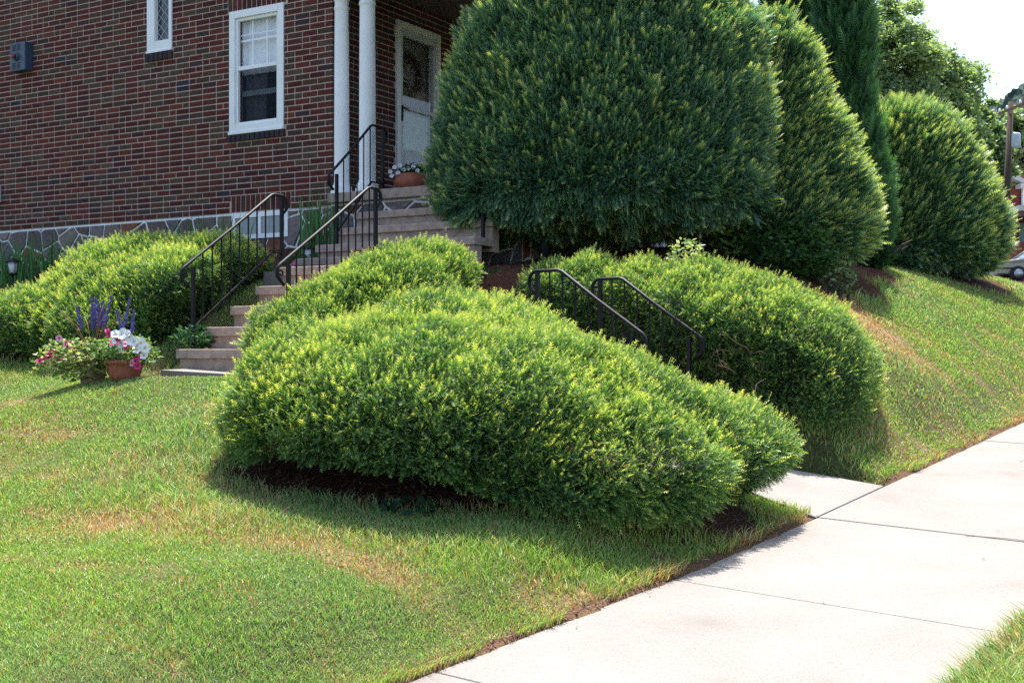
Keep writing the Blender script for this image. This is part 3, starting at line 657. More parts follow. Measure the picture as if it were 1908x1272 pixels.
class Ell:
    fine=.042
    """smooth union of ellipsoids; sampled on its surface"""
    def __init__(s, els, a=4.0, lump=.035, ls=2.2, seed=0, planes=()): s.pl=[(np.array(q,float),np.array(m_,float),zt,sl) for q,m_,zt,sl in planes]; s.e=[(np.array(c),np.array(r)) for c,r in els]; s.a=a; s.lump=lump; s.ls=ls; s.seed=seed
    def Fv(s,p):
        return sum(np.exp(s.a*(1-(((p-c)/r)**2).sum(1))) for c,r in s.e)
    def grad(s,p):
        return sum(np.exp(s.a*(1-(((p-c)/r)**2).sum(1)))[:,None]*(-2*s.a*(p-c)/r**2) for c,r in s.e)
    def sample(s,n,g,off=0.):
        areas=[4*math.pi*((r[0]*r[1])**1.6/3+(r[0]*r[2])**1.6/3+(r[1]*r[2])**1.6/3)**(1/1.6) for c,r in s.e]; tot=sum(areas); out=[]
        for i,(c,r) in enumerate(s.e):
            k=int(n*areas[i]/tot*1.0)
            d=g.normal(size=(k*3,3)); d/=np.linalg.norm(d,axis=1,keepdims=True)
            w=np.sqrt(((d*np.array([r[1]*r[2],r[0]*r[2],r[0]*r[1]]))**2).sum(1)); d=d[g.uniform(size=len(d))<w/w.max()][:k]
            p=c+d*r
            for j,(cj,rj) in enumerate(s.e):
                if j!=i: p=p[(((p-cj)/rj)**2).sum(1)>(.86 if j<i else .86)**1]
            out.append(p)
        p=np.concatenate(out)
        for _ in range(4):
            f=np.log(np.maximum(s.Fv(p),1e-9)); gr=s.grad(p)/np.maximum(s.Fv(p),1e-9)[:,None]; p=p-gr*(f/np.maximum((gr**2).sum(1),1e-9))[:,None]*.9
        gr=s.grad(p); nrm=-gr/np.linalg.norm(gr,axis=1,keepdims=True)
        for q,m_,zt,sl in s.pl:
            al=np.abs((p[:,:2]-q)@np.array([m_[1],-m_[0]])); dd=(p[:,:2]-q)@m_+.38*np.clip(zt+sl*al-p[:,2],0,.42); hit=dd>0; p[hit,:2]-=dd[hit][:,None]*m_; nrm[hit]=np.array([m_[0],m_[1],-.38])
        p=p+nrm*(off+s.lump*nz(p,s.ls,s.seed+20)+.5*s.lump*nz(p,s.ls*3,s.seed+21)+s.fine*nz(p,6.5,s.seed+22)+.5*s.fine*nz(p,14,s.seed+23))[:,None]
        return p,nrm
class Lathe:
    fine=.06
    """vertical form of revolution: prof = (z, r, cx, cy); ry = depth ratio"""
    def __init__(s, prof, ry=1., lump=.05, ls=1.8, seed=0, bottom=True): s.p=np.array(prof,float); s.ry=ry; s.lump=lump; s.ls=ls; s.seed=seed; s.bottom=bottom
    def sample(s,n,g,off=0.):
        P=s.p; ds=np.hypot(np.diff(P[:,0]),np.diff(P[:,1])); ar=ds*(P[1:,1]+P[:-1,1])*math.pi; nb=math.pi*P[0,1]**2 if s.bottom else 0
        cum=np.r_[0,np.cumsum(ar)]; u=g.uniform(0,cum[-1]+nb,n); ub=u[u>cum[-1]]; u=u[u<=cum[-1]]
        i=np.clip(np.searchsorted(cum,u)-1,0,len(ar)-1); t=(u-cum[i])/ar[i]; q=P[i]*(1-t)[:,None]+P[i+1]*t[:,None]
        th=g.uniform(0,2*math.pi,len(u)); sl=(P[i+1,1]-P[i,1])/np.maximum(np.abs(P[i+1,0]-P[i,0]),1e-3)
        nrm=np.c_[np.cos(th),np.sin(th),-sl]; nrm/=np.linalg.norm(nrm,axis=1,keepdims=True)
        p=np.c_[q[:,2]+np.cos(th)*q[:,1], q[:,3]+np.sin(th)*q[:,1]*s.ry, q[:,0]]
        if len(ub):
            rr=np.sqrt(g.uniform(0,1,len(ub)))*P[0,1]; th=g.uniform(0,2*math.pi,len(ub))
            pb=np.c_[P[0,2]+rr*np.cos(th),P[0,3]+rr*np.sin(th)*s.ry,np.full(len(ub),P[0,0])]; p=np.r_[p,pb]; nrm=np.r_[nrm,np.tile([0,0,-1.],(len(ub),1))]
        p=p+nrm*(off+s.lump*nz(p,s.ls,s.seed+20)+.5*s.lump*nz(p,s.ls*3,s.seed+21)+s.fine*nz(p,6.5,s.seed+22)+.5*s.fine*nz(p,14,s.seed+23))[:,None]
        return p,nrm
def foliage(surf, n, size, mat, name, parent, g, lean=(.15,0,.45), yellow=.5, minz=None, temp=SPR, base=.38, droop_low=True, inner=True, shag=0.03, dirn=.6, lng=0.):
    TT=[];TI=[]
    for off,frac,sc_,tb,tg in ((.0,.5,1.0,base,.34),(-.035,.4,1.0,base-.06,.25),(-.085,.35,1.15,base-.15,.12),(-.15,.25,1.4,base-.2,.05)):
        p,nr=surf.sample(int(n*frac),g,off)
        back=(nr[:,:2]*(-p[:,:2])).sum(1)/np.hypot(p[:,0],p[:,1])< -.35
        keep=~back|(g.uniform(size=len(p))<.5)
        if minz is not None: keep&=p[:,2]>minz(p[:,0],p[:,1])
        p=p[keep];nr=nr[keep]; M=len(p)
        if not M: continue
        p=p+nr*g.uniform(-1,1,M)[:,None]*shag*(.5 if off==0 else 1)
        D=nr*dirn+np.array(lean)+g.normal(size=(M,3))*((.55 if not lng else .5) if off>-.05 else .65)
        low=np.clip(-nr[:,2]*1.5,0,1)[:,None]; D=D*(1-low*.6)+low*.6*(nr+np.array([0,0,-.1]))
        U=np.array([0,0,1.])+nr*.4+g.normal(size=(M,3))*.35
        upf=np.clip(nr[:,2]*.85+.22,0,1)  # new growth favours up-facing sprigs; sunlit tops also put into this tint
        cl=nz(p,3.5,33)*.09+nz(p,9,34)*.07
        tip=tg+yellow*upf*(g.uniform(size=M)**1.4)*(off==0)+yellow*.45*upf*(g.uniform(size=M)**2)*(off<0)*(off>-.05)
        s_=size*sc_*g.uniform(.65,1.25,M)
        long_=(g.uniform(size=M)<(lng if lng else .07))&(off==0); s_=np.where(long_,s_*(1.9 if lng else 1.7),s_); tip=np.where(long_,np.minimum(tip+.38,.8),tip); D=np.where(long_[:,None],nr*.55+np.array(lean)*1.3+g.normal(size=(M,3))*.2,D)
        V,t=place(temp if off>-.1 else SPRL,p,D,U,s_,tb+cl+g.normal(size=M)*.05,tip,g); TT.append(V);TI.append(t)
    V=np.concatenate(TT);t=np.concatenate(TI); return soup(name,V,mat,parent,tint=t)
def stems(parent, c, spread, n, z0f, z1, r0=.02, name='stem', seed=0, rise=1.0):
    g=np.random.default_rng(seed); m=MB()
    for k in range(n):
        th=g.uniform(0,6.28); x0=c[0]+g.normal()*spread[0]*.18; y0=c[1]+g.normal()*spread[1]*.18; zb=gz(x0,y0)-.03
        x1=c[0]+math.cos(th)*spread[0]*g.uniform(.3,.85); y1=c[1]+math.sin(th)*spread[1]*g.uniform(.3,.85); z=zb+(z1-zb)*g.uniform(.35,.85)
        pts=[Vector((x0,y0,zb)).lerp(Vector((x1,y1,z)),t)+Vector((g.normal()*.03,g.normal()*.03,.12*math.sin(t*3)*g.uniform(.2,1))) for t in (0,.25,.5,.75,1)]
        m.tube(pts,[r0,r0*.8,r0*.6,r0*.42,r0*.25],6)
        for j in range(3):
            q=pts[2+j%3]; e=q+Vector((g.normal()*.18,g.normal()*.18,g.uniform(.0,.2))); m.tube([q,q.lerp(e,.5)+Vector((0,0,.03)),e],[r0*.35,r0*.25,r0*.12],5)
    return m.build(name,BARK,parent)
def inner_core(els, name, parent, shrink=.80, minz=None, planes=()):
    """solid dark shell filling the shrub, inner shade put into its colour"""
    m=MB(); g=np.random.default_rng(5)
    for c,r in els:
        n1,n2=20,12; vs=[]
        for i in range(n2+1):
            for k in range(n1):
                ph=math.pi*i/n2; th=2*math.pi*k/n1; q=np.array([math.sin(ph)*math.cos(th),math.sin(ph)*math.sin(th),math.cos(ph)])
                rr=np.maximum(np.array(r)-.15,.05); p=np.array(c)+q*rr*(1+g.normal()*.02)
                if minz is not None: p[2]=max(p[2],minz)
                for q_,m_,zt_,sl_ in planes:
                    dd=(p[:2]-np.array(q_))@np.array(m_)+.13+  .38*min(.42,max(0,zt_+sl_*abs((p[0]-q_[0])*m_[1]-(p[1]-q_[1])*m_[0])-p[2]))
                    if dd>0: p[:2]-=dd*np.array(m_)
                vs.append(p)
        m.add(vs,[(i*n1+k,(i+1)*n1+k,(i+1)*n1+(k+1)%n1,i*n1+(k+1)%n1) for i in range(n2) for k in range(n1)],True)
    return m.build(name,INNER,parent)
INNER=simple('inner_shade_fill',(.012,.018,.008),1,noise=.5,nscale=30)  # near-black filler colour, stands in for shade between the sprigs
def shrub(label, els, n, size, seed, clear=.1, lump=.04, yellow=.5, lean=(.15,0,.45), nst=7, core_minz=None, planes=()):
    g=np.random.default_rng(seed); c=np.mean([e[0] for e in els],0); r=np.max([e[1] for e in els],0)
    th=thing('yew_bush',(c[0],c[1],gz(c[0],c[1])),label,'bush','low clipped yew bushes along the walk')
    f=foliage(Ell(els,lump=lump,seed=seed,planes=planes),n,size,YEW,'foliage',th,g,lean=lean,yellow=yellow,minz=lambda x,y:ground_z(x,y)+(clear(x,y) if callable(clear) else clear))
    inner_core(els,'shade_core',th,minz=core_minz,planes=planes)
    stems(th,c,(r[0],r[1]),nst,None,c[2]+r[2]*.3,.022,seed=seed)
    return th
K=1.0
B_MAIN=[((-.38,7.25,-.42),(1.17,.88,.56)),((1.0,7.56,-.56),(.70,.50,.31)),((-.34,7.9,-.31),(.90,.76,.66)),((-1.06,7.42,-.36),(.62,.66,.50)),((.45,7.5,-.48),(.75,.65,.46)),((.35,7.0,-.66),(.85,.6,.34))]
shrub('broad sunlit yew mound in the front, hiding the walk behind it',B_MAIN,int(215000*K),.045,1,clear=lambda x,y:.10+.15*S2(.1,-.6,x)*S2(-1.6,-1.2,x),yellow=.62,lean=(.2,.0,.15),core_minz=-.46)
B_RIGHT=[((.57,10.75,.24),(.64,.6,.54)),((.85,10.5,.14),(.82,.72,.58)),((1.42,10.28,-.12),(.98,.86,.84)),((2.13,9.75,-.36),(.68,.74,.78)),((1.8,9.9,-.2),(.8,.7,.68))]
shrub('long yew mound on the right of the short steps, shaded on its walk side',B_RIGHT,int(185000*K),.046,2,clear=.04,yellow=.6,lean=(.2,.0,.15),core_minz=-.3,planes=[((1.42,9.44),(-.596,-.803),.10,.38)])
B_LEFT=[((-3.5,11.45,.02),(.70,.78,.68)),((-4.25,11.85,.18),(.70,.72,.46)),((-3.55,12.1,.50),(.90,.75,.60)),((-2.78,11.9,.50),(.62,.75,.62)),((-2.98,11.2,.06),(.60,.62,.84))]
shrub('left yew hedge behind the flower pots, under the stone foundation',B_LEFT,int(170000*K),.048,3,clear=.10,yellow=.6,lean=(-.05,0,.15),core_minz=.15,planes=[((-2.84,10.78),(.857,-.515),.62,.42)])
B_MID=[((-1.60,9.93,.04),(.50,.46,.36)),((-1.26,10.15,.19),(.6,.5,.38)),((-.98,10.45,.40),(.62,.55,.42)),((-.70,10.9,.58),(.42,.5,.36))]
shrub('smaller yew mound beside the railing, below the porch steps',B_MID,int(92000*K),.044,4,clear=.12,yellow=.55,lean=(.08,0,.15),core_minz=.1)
# clipped yew trees
def pz(py,d): return (HZ-py)/F*d
def prof_px(rows,d,x_off=0): # rows: (py, pxL, pxR) bottom to top
    return [(pz(py,d),(R_-L_)/2/F*d,((L_+R_)/2-CX)/F*d+x_off,d) for py,L_,R_ in rows]
def ytree(name,label,prof,n,size,seed,mat=YEWD,ry=1.,trunks=((0,0,.09),),cat='tree',group='clipped evergreen trees along the front',lean=(.1,0,.5),yellow=.35,base=.36,temp=None,lump=.05,ls=1.8,shag=.04,dirn=.6,lng=.08):
    temp=SPRT; g=np.random.default_rng(seed); p0=prof[0]; th=thing(name,(p0[2],p0[3],gz(p0[2],p0[3])),label,cat,group)
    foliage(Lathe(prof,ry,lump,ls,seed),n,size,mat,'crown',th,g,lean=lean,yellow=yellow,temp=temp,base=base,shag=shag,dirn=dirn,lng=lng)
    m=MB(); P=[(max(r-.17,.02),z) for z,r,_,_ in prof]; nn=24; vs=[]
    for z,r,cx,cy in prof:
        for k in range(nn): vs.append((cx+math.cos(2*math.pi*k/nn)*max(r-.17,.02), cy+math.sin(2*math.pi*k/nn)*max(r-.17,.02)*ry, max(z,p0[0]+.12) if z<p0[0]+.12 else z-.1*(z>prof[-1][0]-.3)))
    L=len(prof); m.add(vs,[(i*nn+k,i*nn+(k+1)%nn,(i+1)*nn+(k+1)%nn,(i+1)*nn+k) for i in range(L-1) for k in range(nn)]+[tuple(range(nn))[::-1]],True); m.build('shade_core',INNER,th)  # solid filler inside the crown, its shade painted as dark colour
    for dx,dy,r in trunks:
        x,y=p0[2]+dx,p0[3]+dy; zb=gz(x,y)-.05; m=MB(); m.tube([(x,y,zb),(x+.02,y,zb+.3),(x*.98+p0[2]*.02,y,p0[0]+.2),(x*.6+p0[2]*.4,y,p0[0]+.9)],[r*1.3,r,r*.9,r*.5],10)
        for k in range(4):
            a=g.uniform(0,6.28); q=Vector((x,y,p0[0]-.02+g.uniform(-.05,.15))); e=q+Vector((math.cos(a)*.7,math.sin(a)*.6,.25)); m.tube([q,q.lerp(e,.5)+Vector((0,0,-.04)),e],[r*.35,r*.25,r*.12],6)
        m.build('trunk',BARK,th)
    return th
D1=12.6
t1=prof_px([(436,1030,1180),(430,930,1250),(415,872,1330),(392,832,1405),(360,822,1426),(300,820,1430),(220,828,1428),(120,856,1416),(40,884,1394),(-40,925,1362),(-130,960,1320),(-200,1040,1240),(-225,1120,1150)],D1)
ytree('clipped_yew_tree','huge rounded yew in front of the porch, shaded blue-green on its face',t1,int(165000*K),.068,11,ry=.78,trunks=((.96,.1,.09),(-.8,.35,.07)),yellow=.16,base=.36,lean=(.04,0,.22),lump=.075,lng=.07,dirn=.75)
D2=13.3
t2=prof_px([(485,1420,1530),(472,1345,1590),(430,1320,1620),(370,1332,1606),(300,1350,1580),(220,1370,1552),(150,1388,1526),(95,1406,1500),(65,1424,1484),(45,1445,1465)],D2)
ytree('clipped_yew_tree','tall leaning cone-shaped yew just right of the huge round one',t2,int(84000*K),.085,12,ry=.9,trunks=((-.1,0,.08),),yellow=.2,base=.30,lean=(.42,-.05,.25),lng=.22)
D3=17.
t3=prof_px([(a_,b_-9,c_-9) for a_,b_,c_ in [(500,1690,1790),(494,1650,1835),(465,1622,1868),(410,1612,1856),(340,1614,1830),(290,1617,1800),(250,1624,1774),(222,1642,1750),(206,1668,1722),(200,1690,1705)]],D3)
ytree('clipped_yew_tree','wide dome-shaped yew farthest right, standing alone on the lawn',t3,int(80000*K),.10,13,ry=.9,trunks=((0,0,.09),(.45,.05,.05)),yellow=.2,base=.28,lean=(.4,-.05,.3),lng=.22)
D4=15.3
t4=prof_px([(498,1560,1625),(470,1545,1652),(400,1540,1655),(300,1535,1640),(200,1528,1622),(100,1524,1612),(0,1522,1606),(-120,1530,1596),(-250,1548,1580),(-300,1560,1566)],D4)
ytree('arborvitae_tree','tall narrow dark arborvitae rising behind the cone-shaped yew',t4,26000,.13,14,mat=ARB,trunks=((0,0,.07),),yellow=.2,base=.5,group='dark arborvitae columns',lean=(0,0,.8),lump=.09,ls=3,dirn=.4)
D5=16.2
t5=prof_px([(480,1440,1480),(440,1425,1500),(300,1422,1508),(100,1425,1520),(0,1430,1522),(-80,1440,1510),(-160,1465,1490)],D5)
ytree('arborvitae_tree','shorter dark arborvitae peeking over the gap between the two big yews',t5,14000,.13,15,mat=ARB,trunks=((0,0,.07),),yellow=.2,base=.5,group='dark arborvitae columns',lean=(0,0,.8),lump=.09,ls=3,dirn=.4)
# ------------------------------------------------------------------ grass
def grass():
    g=np.random.default_rng(42); XS=[];YS=[]
    # sample in polar-ish view wedge, density falling with distance
    n=1250000; d=3.0*np.exp(g.uniform(0,1,n)*math.log(24/3.0)); # log-uniform in depth -> density ~1/d^2
    k=g.uniform(-.52,.52,n); x=k*d; y=d
    a,b=ab(x,y); z0=plane(x,y)
    keep=((b<-.004)|((b>SWW+.03)&(b<2.9)))&(a>-8)
    keep&=~((b<0)&(b>-.075*np.clip(nz(np.c_[x,y,z0],3.1,61)+.35,0,1)))
    bed=bedness(x,y); keep&=g.uniform(size=n)>bed*1.02
    s=(x-C0[0])*VH[0]+(y-C0[1])*VH[1]; o=-((x-C0[0])*UH[0]+(y-C0[1])*UH[1]); inside=(s>-.1)&(o<.05)
    t=(x-C0[0])*UH[0]+(y-C0[1])*UH[1]; oo=-((x-C0[0])*VH[0]+(y-C0[1])*VH[1]); inside|=(t>-1.4)&(oo<PW+.2)&(t<PL+.2)
    keep&=~inside
    for (p,_),(q,_) in zip(walk_pts[:-1],walk_pts[1:]):
        dd,_t=seg_dist(x,y,p,q); keep&=~((dd<(.56 if p[0]>0 else .38))&(b<0))
    dd,_t=seg_dist(x,y,(-2.24,9.98),(-1.0,12.3)); keep&=dd>.75
    dr=dryness(x,y); keep&=g.uniform(size=n)>dr*.45
    x=x[keep];y=y[keep];d=d[keep];dr=dr[keep];a=a[keep];b=b[keep]; n=len(x); z=ground_z(x,y)
    p=np.c_[x,y,z]
    bd=np.clip(bedness(x,y)*3+S2(.45,.0,np.abs(np.hypot((x+.1)/1.75,(y-7.3)/1.15)-1.15)),0,1)   # longer blades where the mower misses
    h=g.uniform(.016,.036,n)*(1+.35*nz(p,2.5,5))*(1-.35*dr); longm=bd*(g.uniform(size=n)<.6); h=h*(1+1.5*longm)
    eb=np.exp(-(np.minimum(np.abs(b),np.abs(b-SWW))/.07)**2); h*=1+.9*eb*g.uniform(size=n)
    tuft=np.clip(nz(p,1.7,8)-.45,0,1); h*=1+1.0*tuft
    h*=np.where((a>3.8)&(b<0),1.35,1.0); right=(b>SWW); h=np.where(right,h*2.0,h)
    th=g.uniform(0,2*math.pi,n); w=np.maximum(.0013,.00036*d)*g.uniform(.7,1.3,n)*(1+.3*right)
    lx,ly=np.cos(th),np.sin(th); ba=g.uniform(0,2*math.pi,n); bend=g.uniform(.15,1.0,n)*h
    bx=np.cos(ba)*bend; by=np.sin(ba)*bend
    # over the pavement edge blades lean outwards
    near=(np.abs(b)<.05); bx=np.where(near,bx*.6+SN[0]*h*.7,bx); by=np.where(near,by*.6+SN[1]*h*.7,by)
    nr=right&(b<SWW+.09); bx=np.where(nr,bx*.6-SN[0]*h*.7,bx); by=np.where(nr,by*.6-SN[1]*h*.7,by)
    B0=np.c_[x-lx*w,y-ly*w,z-.004];B1=np.c_[x+lx*w,y+ly*w,z-.004]
    mx=x+bx*.3;my=y+by*.3;mz=z+h*.6; M0=np.c_[mx-lx*w*.8,my-ly*w*.8,mz];M1=np.c_[mx+lx*w*.8,my+ly*w*.8,mz]
    Tp=np.c_[x+bx,y+by,z+h*.95]
    T=np.stack([np.stack([B0,B1,M0],1),np.stack([M0,B1,M1],1),np.stack([M0,M1,Tp],1)],1).reshape(-1,3,3)
    G1=np.array([.16,.32,.06]);G2=np.array([.36,.48,.12]);G3=np.array([.22,.36,.17]);DR1=np.array([.52,.40,.23]);DR2=np.array([.44,.22,.09]);PL_=np.array([.46,.44,.28])
    u=g.uniform(size=n)[:,None]; c=G1*(1-u)+G2*u; bl=np.clip(nz(p,1.3,9)*.8+.3,0,1)[:,None]*.6; c=c*(1-bl)+G3*bl
    isd=g.uniform(size=n)<np.clip(dr*1.0+.07,0,.93); rr=g.uniform(size=n)
    hot=np.exp(-((x-3.0)/.6)**2-((y-11.8)/.6)**2)
    dc=np.where((rr<.35+.5*hot)[:,None],DR2,np.where((rr<.75)[:,None],DR1,PL_)); c=np.where(isd[:,None],dc,c)
    c*=g.uniform(.6,1.35,n)[:,None]; c=np.repeat(c,3,0)
    o=soup('grass',T,GRASS,col=c); tag(o,'mown lawn grass with dry straw-coloured patches',kind='stuff')
grass()
# mulch litter and fallen needles in the beds, crumbs along the pavement edge
def litter():
    g=np.random.default_rng(77); n=90000; d=5.0*np.exp(g.uniform(0,1,n)*math.log(16/5)); x=g.uniform(-.5,.45,n)*d; y=d
    a,b=ab(x,y); bd=bedness(x,y); ed=np.exp(-(np.abs(b+.03)/.07)**2)
    keep=((g.uniform(size=n)<bd)&(b<-.05))|(g.uniform(size=n)<ed*.8)
    x=x[keep];y=y[keep];n=len(x);z=ground_z(x,y)+g.uniform(.002,.018,n); th=g.uniform(0,6.28,n); L=g.uniform(.008,.028,n); w=g.uniform(.0015,.004,n)
    dx,dy=np.cos(th),np.sin(th); tl=g.normal(size=n)*.4*L
    A=np.c_[x-dx*L,y-dy*L,z-tl];B=np.c_[x+dx*L,y+dy*L,z+tl];C=np.c_[x-dy*w*2,y+dx*w*2,z+w]
    cols=np.array([[.10,.045,.03],[.16,.075,.05],[.06,.03,.025],[.24,.14,.10],[.09,.05,.03]])[g.integers(0,5,n)]*g.uniform(.7,1.3,n)[:,None]
    tag(soup('mulch_litter',np.stack([A,B,C],1),simple('mulch_bits',None,.95,attr=True,noise=0),col=cols),'brown needle litter and mulch under the bushes',kind='stuff')
litter()
def debris():
    g=np.random.default_rng(91); T=[];C=[]
    for k in range(70):
        a=g.uniform(-1.5,16); b=g.uniform(.03,SWW) if g.uniform()<.6 else g.uniform(.02,.25); p=np.array(sw(a,b,.006)); L=g.uniform(.006,.018); th=g.uniform(0,6.28); d=np.array([math.cos(th),math.sin(th),.1])*L; w_=np.array([-math.sin(th),math.cos(th),.3])*L*g.uniform(.15,.5)
        T.append([p-d,p+w_,p+d]); C.append([(.10,.06,.04),(.16,.10,.06),(.07,.05,.04)][g.integers(3)])
    for x,y in ((-.75,5.6),(-1.75,8.6),(-1.1,5.15),(-2.0,5.6),(.1,5.9)):
        z=gz(x,y)+.03; p=np.array([x,y,z]); 
        for q in range(3): d=g.normal(size=3)*.014; T.append([p,p+d,p+g.normal(size=3)*.016]); C.append((.5,.22,.08))
    tag(soup('leaf_debris',np.array(T),bpy.data.materials['mulch_bits'],col=np.array(C)),'bits of dry leaf and twig on the sidewalk and lawn',kind='stuff')
debris()
# hairline cracks in the slabs
m=MB(); g=np.random.default_rng(15)
for a0,b0,da,db,n in ((3.36,.9,.02,.09,7),(5.9,.5,.12,.02,8)):
    pts=[sw(a0+da*i+g.normal()*.01,b0+db*i+g.normal()*.01,.004) for i in range(n)]; m.tube(pts,.0013,4)
tag(m.build('sidewalk_cracks',bpy.data.materials['joint_dirt']),kind='structure')
# ------------------------------------------------------------------ leafy plants
def blade_plant(label, c, n, h, spread, seed, group='iris clumps beside the foundation', w=.011, cat='plant', name='iris_plant', fan=.4):
    g=np.random.default_rng(seed); zb=gz(c[0],c[1]); th=thing(name,(c[0],c[1],zb),label,cat,group); T=[];cl=[]
    for k in range(n):
        x=c[0]+g.normal()*spread[0]; y=c[1]+g.normal()*spread[1]; z=gz(x,y)-.02; a=g.uniform(0,6.28); H=h*g.uniform(.6,1.1); bd=H*g.uniform(.05,fan); fx,fy=math.cos(a),math.sin(a)
        sd=g.uniform(0,3.14); lx,ly=math.cos(sd),math.sin(sd); pr=None; ns=5; col=np.array([.09,.24,.07])*g.uniform(.5,1.6)
        if g.uniform()<.12: col=np.array([.12,.2,.06])
        for i in range(ns+1):
            t=i/ns; ww=w*(1-t**2.2)+.0006; q=np.array([x+fx*bd*t*t,y+fy*bd*t*t,z+H*(t-.25*t*t*bd/H)]); L_,R_=q-np.array([lx,ly,0])*ww,q+np.array([lx,ly,0])*ww
            if pr is not None: T+= [[pr[0],pr[1],L_],[L_,pr[1],R_]]; cl+=[col,col]
            pr=(L_,R_)
    soup('leaves',np.array(T),GRASS,th,col=np.array(cl)); return th
def on_ground_px(px,d): return ((px-CX)/F*d,d)
blade_plant('big iris clump at the far left below the brick wall',on_ground_px(20,15.6),90,.62,(.24,.14),1)
blade_plant('iris clump next to the pale mortared stones at the left',on_ground_px(85,15.4),80,.6,(.2,.12),2)
blade_plant('iris clump behind the hedge top, left of the basement window',on_ground_px(338,14.35),70,.55,(.18,.1),3)
blade_plant('small upright iris clump just left of the basement window',on_ground_px(412,14.1),40,.5,(.12,.08),4)
blade_plant('tall upright iris clump under the porch corner',on_ground_px(596,13.3),90,.72,(.13,.1),5,fan=.15,w=.009)
def leaf_tris(P,size,g,upbias=.5,asp=.45):
    n=len(P); D=g.normal(size=(n,3)); D[:,2]=np.abs(D[:,2])*upbias; D/=np.linalg.norm(D,axis=1,keepdims=True); U=g.normal(size=(n,3))+[0,0,1.2]; Y=np.cross(U,D); Y/=np.linalg.norm(Y,axis=1,keepdims=True)
    s=(size*g.uniform(.6,1.3,n))[:,None]; mid=P+D*s*.45-np.array([0,0,.06])*s; tip=P+D*s-np.array([0,0,.18])*s
    Lf=mid+Y*s*asp*.5; Rt=mid-Y*s*asp*.5
    return np.stack([P,Lf,tip],1),np.stack([P,tip,Rt],1)
def leaf_cloud(c,r,n,size,g,shell=.5):
    d=g.normal(size=(n,3)); d/=np.linalg.norm(d,axis=1,keepdims=True); rad=g.uniform(shell,1,n)**.6
    return np.array(c)+d*rad[:,None]*np.array(r)
def leafy(label,name,c,r,n,size,col,seed,cat='plant',group=None,asp=.5,cols=None,parent=None,partname='leaves'):
    g=np.random.default_rng(seed); th=parent or thing(name,(c[0],c[1],gz(c[0],c[1])),label,cat,group)
    P=leaf_cloud(c,r,n,size,g); A,B=leaf_tris(P,size,g,asp=asp); T=np.concatenate([A,B]); cc=np.array(cols if cols is not None else [col]); ci=cc[g.integers(0,len(cc),n)]*g.uniform(.65,1.35,n)[:,None]; ci=np.r_[ci,ci]
    soup(partname,T,GRASS,th,col=ci); return th
q=on_ground_px(1430,12.2); leafy('dark leafy shrub filling the gap under the cone-shaped yew','leafy_shrub',(2.75,12.55,1.0),(.5,.35,.32),2600,.07,(.05,.12,.03),21,cat='shrub')
leafy('low pale-flecked plant on the mulch below the cone-shaped yew','leafy_shrub',(3.22,12.55,.72),(.22,.2,.2),700,.05,None,22,cat='shrub',cols=[(.06,.13,.04),(.1,.18,.06),(.3,.35,.22)])
leafy('bright green sunlit shrub glimpsed behind the big yew trunk','leafy_shrub',(2.2,12.6,1.15),(.25,.2,.22),500,.07,None,23,cat='shrub',cols=[(.12,.26,.05),(.2,.34,.08)])
leafy('variegated cream-edged plant poking out of the right yew mound','variegated_plant',(1.42,10.25,.80),(.14,.12,.13),260,.045,None,24,cols=[(.35,.42,.2),(.55,.58,.38),(.2,.32,.1)])
leafy('low leafy ground plant on the mulch left of the big yew','ground_plant',(-.35,11.15,.66),(.3,.18,.1),420,.055,(.03,.1,.035),25)
leafy('hosta-like leaves beside the lowest left step','ground_plant',(-2.62,10.45,.13),(.17,.14,.1),200,.07,(.045,.12,.05),26)
leafy('small leafy weed in the front bed mulch','ground_plant',(-.52,6.55,-.80),(.16,.1,.05),70,.06,(.02,.07,.035),27)
leafy('tiny fern tuft against the lowest step','ground_plant',(-2.0,9.72,-.1),(.1,.06,.05),60,.05,(.05,.12,.04),28)
# ------------------------------------------------------------------ flowers
PETC=simple('petals',None,.7,attr=True,noise=.1,nscale=40)
def petunia(parent,p,nrm,r,col,thr,name='petunia'):
    m=MB(); nrm=Vector(nrm).normalized(); a=nrm.orthogonal().normalized(); b=nrm.cross(a); n=25; vs=[Vector(p)-nrm*r*.45]; 
    for k in range(n):
        t=2*math.pi*k/n; rr=r*(.82+.18*abs(math.cos(2.5*t))); vs.append(Vector(p)+(a*math.cos(t)+b*math.sin(t))*rr*.35)
    for k in range(n):
        t=2*math.pi*k/n; rr=r*(.82+.18*abs(math.cos(2.5*t)))*random.uniform(.95,1.05); vs.append(Vector(p)+(a*math.cos(t)+b*math.sin(t))*rr+nrm*r*(.12+.08*math.sin(5*t)))
    m.add(vs,[(0,1+k,1+(k+1)%n) for k in range(n)],True,thr); m.add(vs,[(1+k,1+n+k,1+n+(k+1)%n,1+(k+1)%n) for k in range(n)],True,col); return m.build(name,PETC,parent,colattr=True)
def salvia(parent,p,h,g):
    m=MB(); p=Vector(p); tip=p+Vector((g.normal()*.04,g.normal()*.03,h)); m.tube([p,p.lerp(tip,.5),tip],.003,5,col=(.05,.09,.05))
    for k in range(46):
        t=.35+.65*k/46; q=p.lerp(tip,t); a=g.uniform(0,6.28); rr=.016*(1.25-t); e=q+Vector((math.cos(a)*rr,math.sin(a)*rr,.008)); s=.008
        c=[(.10,.07,.32),(.16,.12,.42),(.07,.05,.2)][g.integers(3)]
        m.add([q,e+Vector((s,0,s)),e+Vector((-s,0,s)),e+Vector((0,0,-s))],[(0,1,3),(0,2,1),(1,2,3)],False,c)
    return m.build('salvia_spike',PETC,parent,colattr=True)
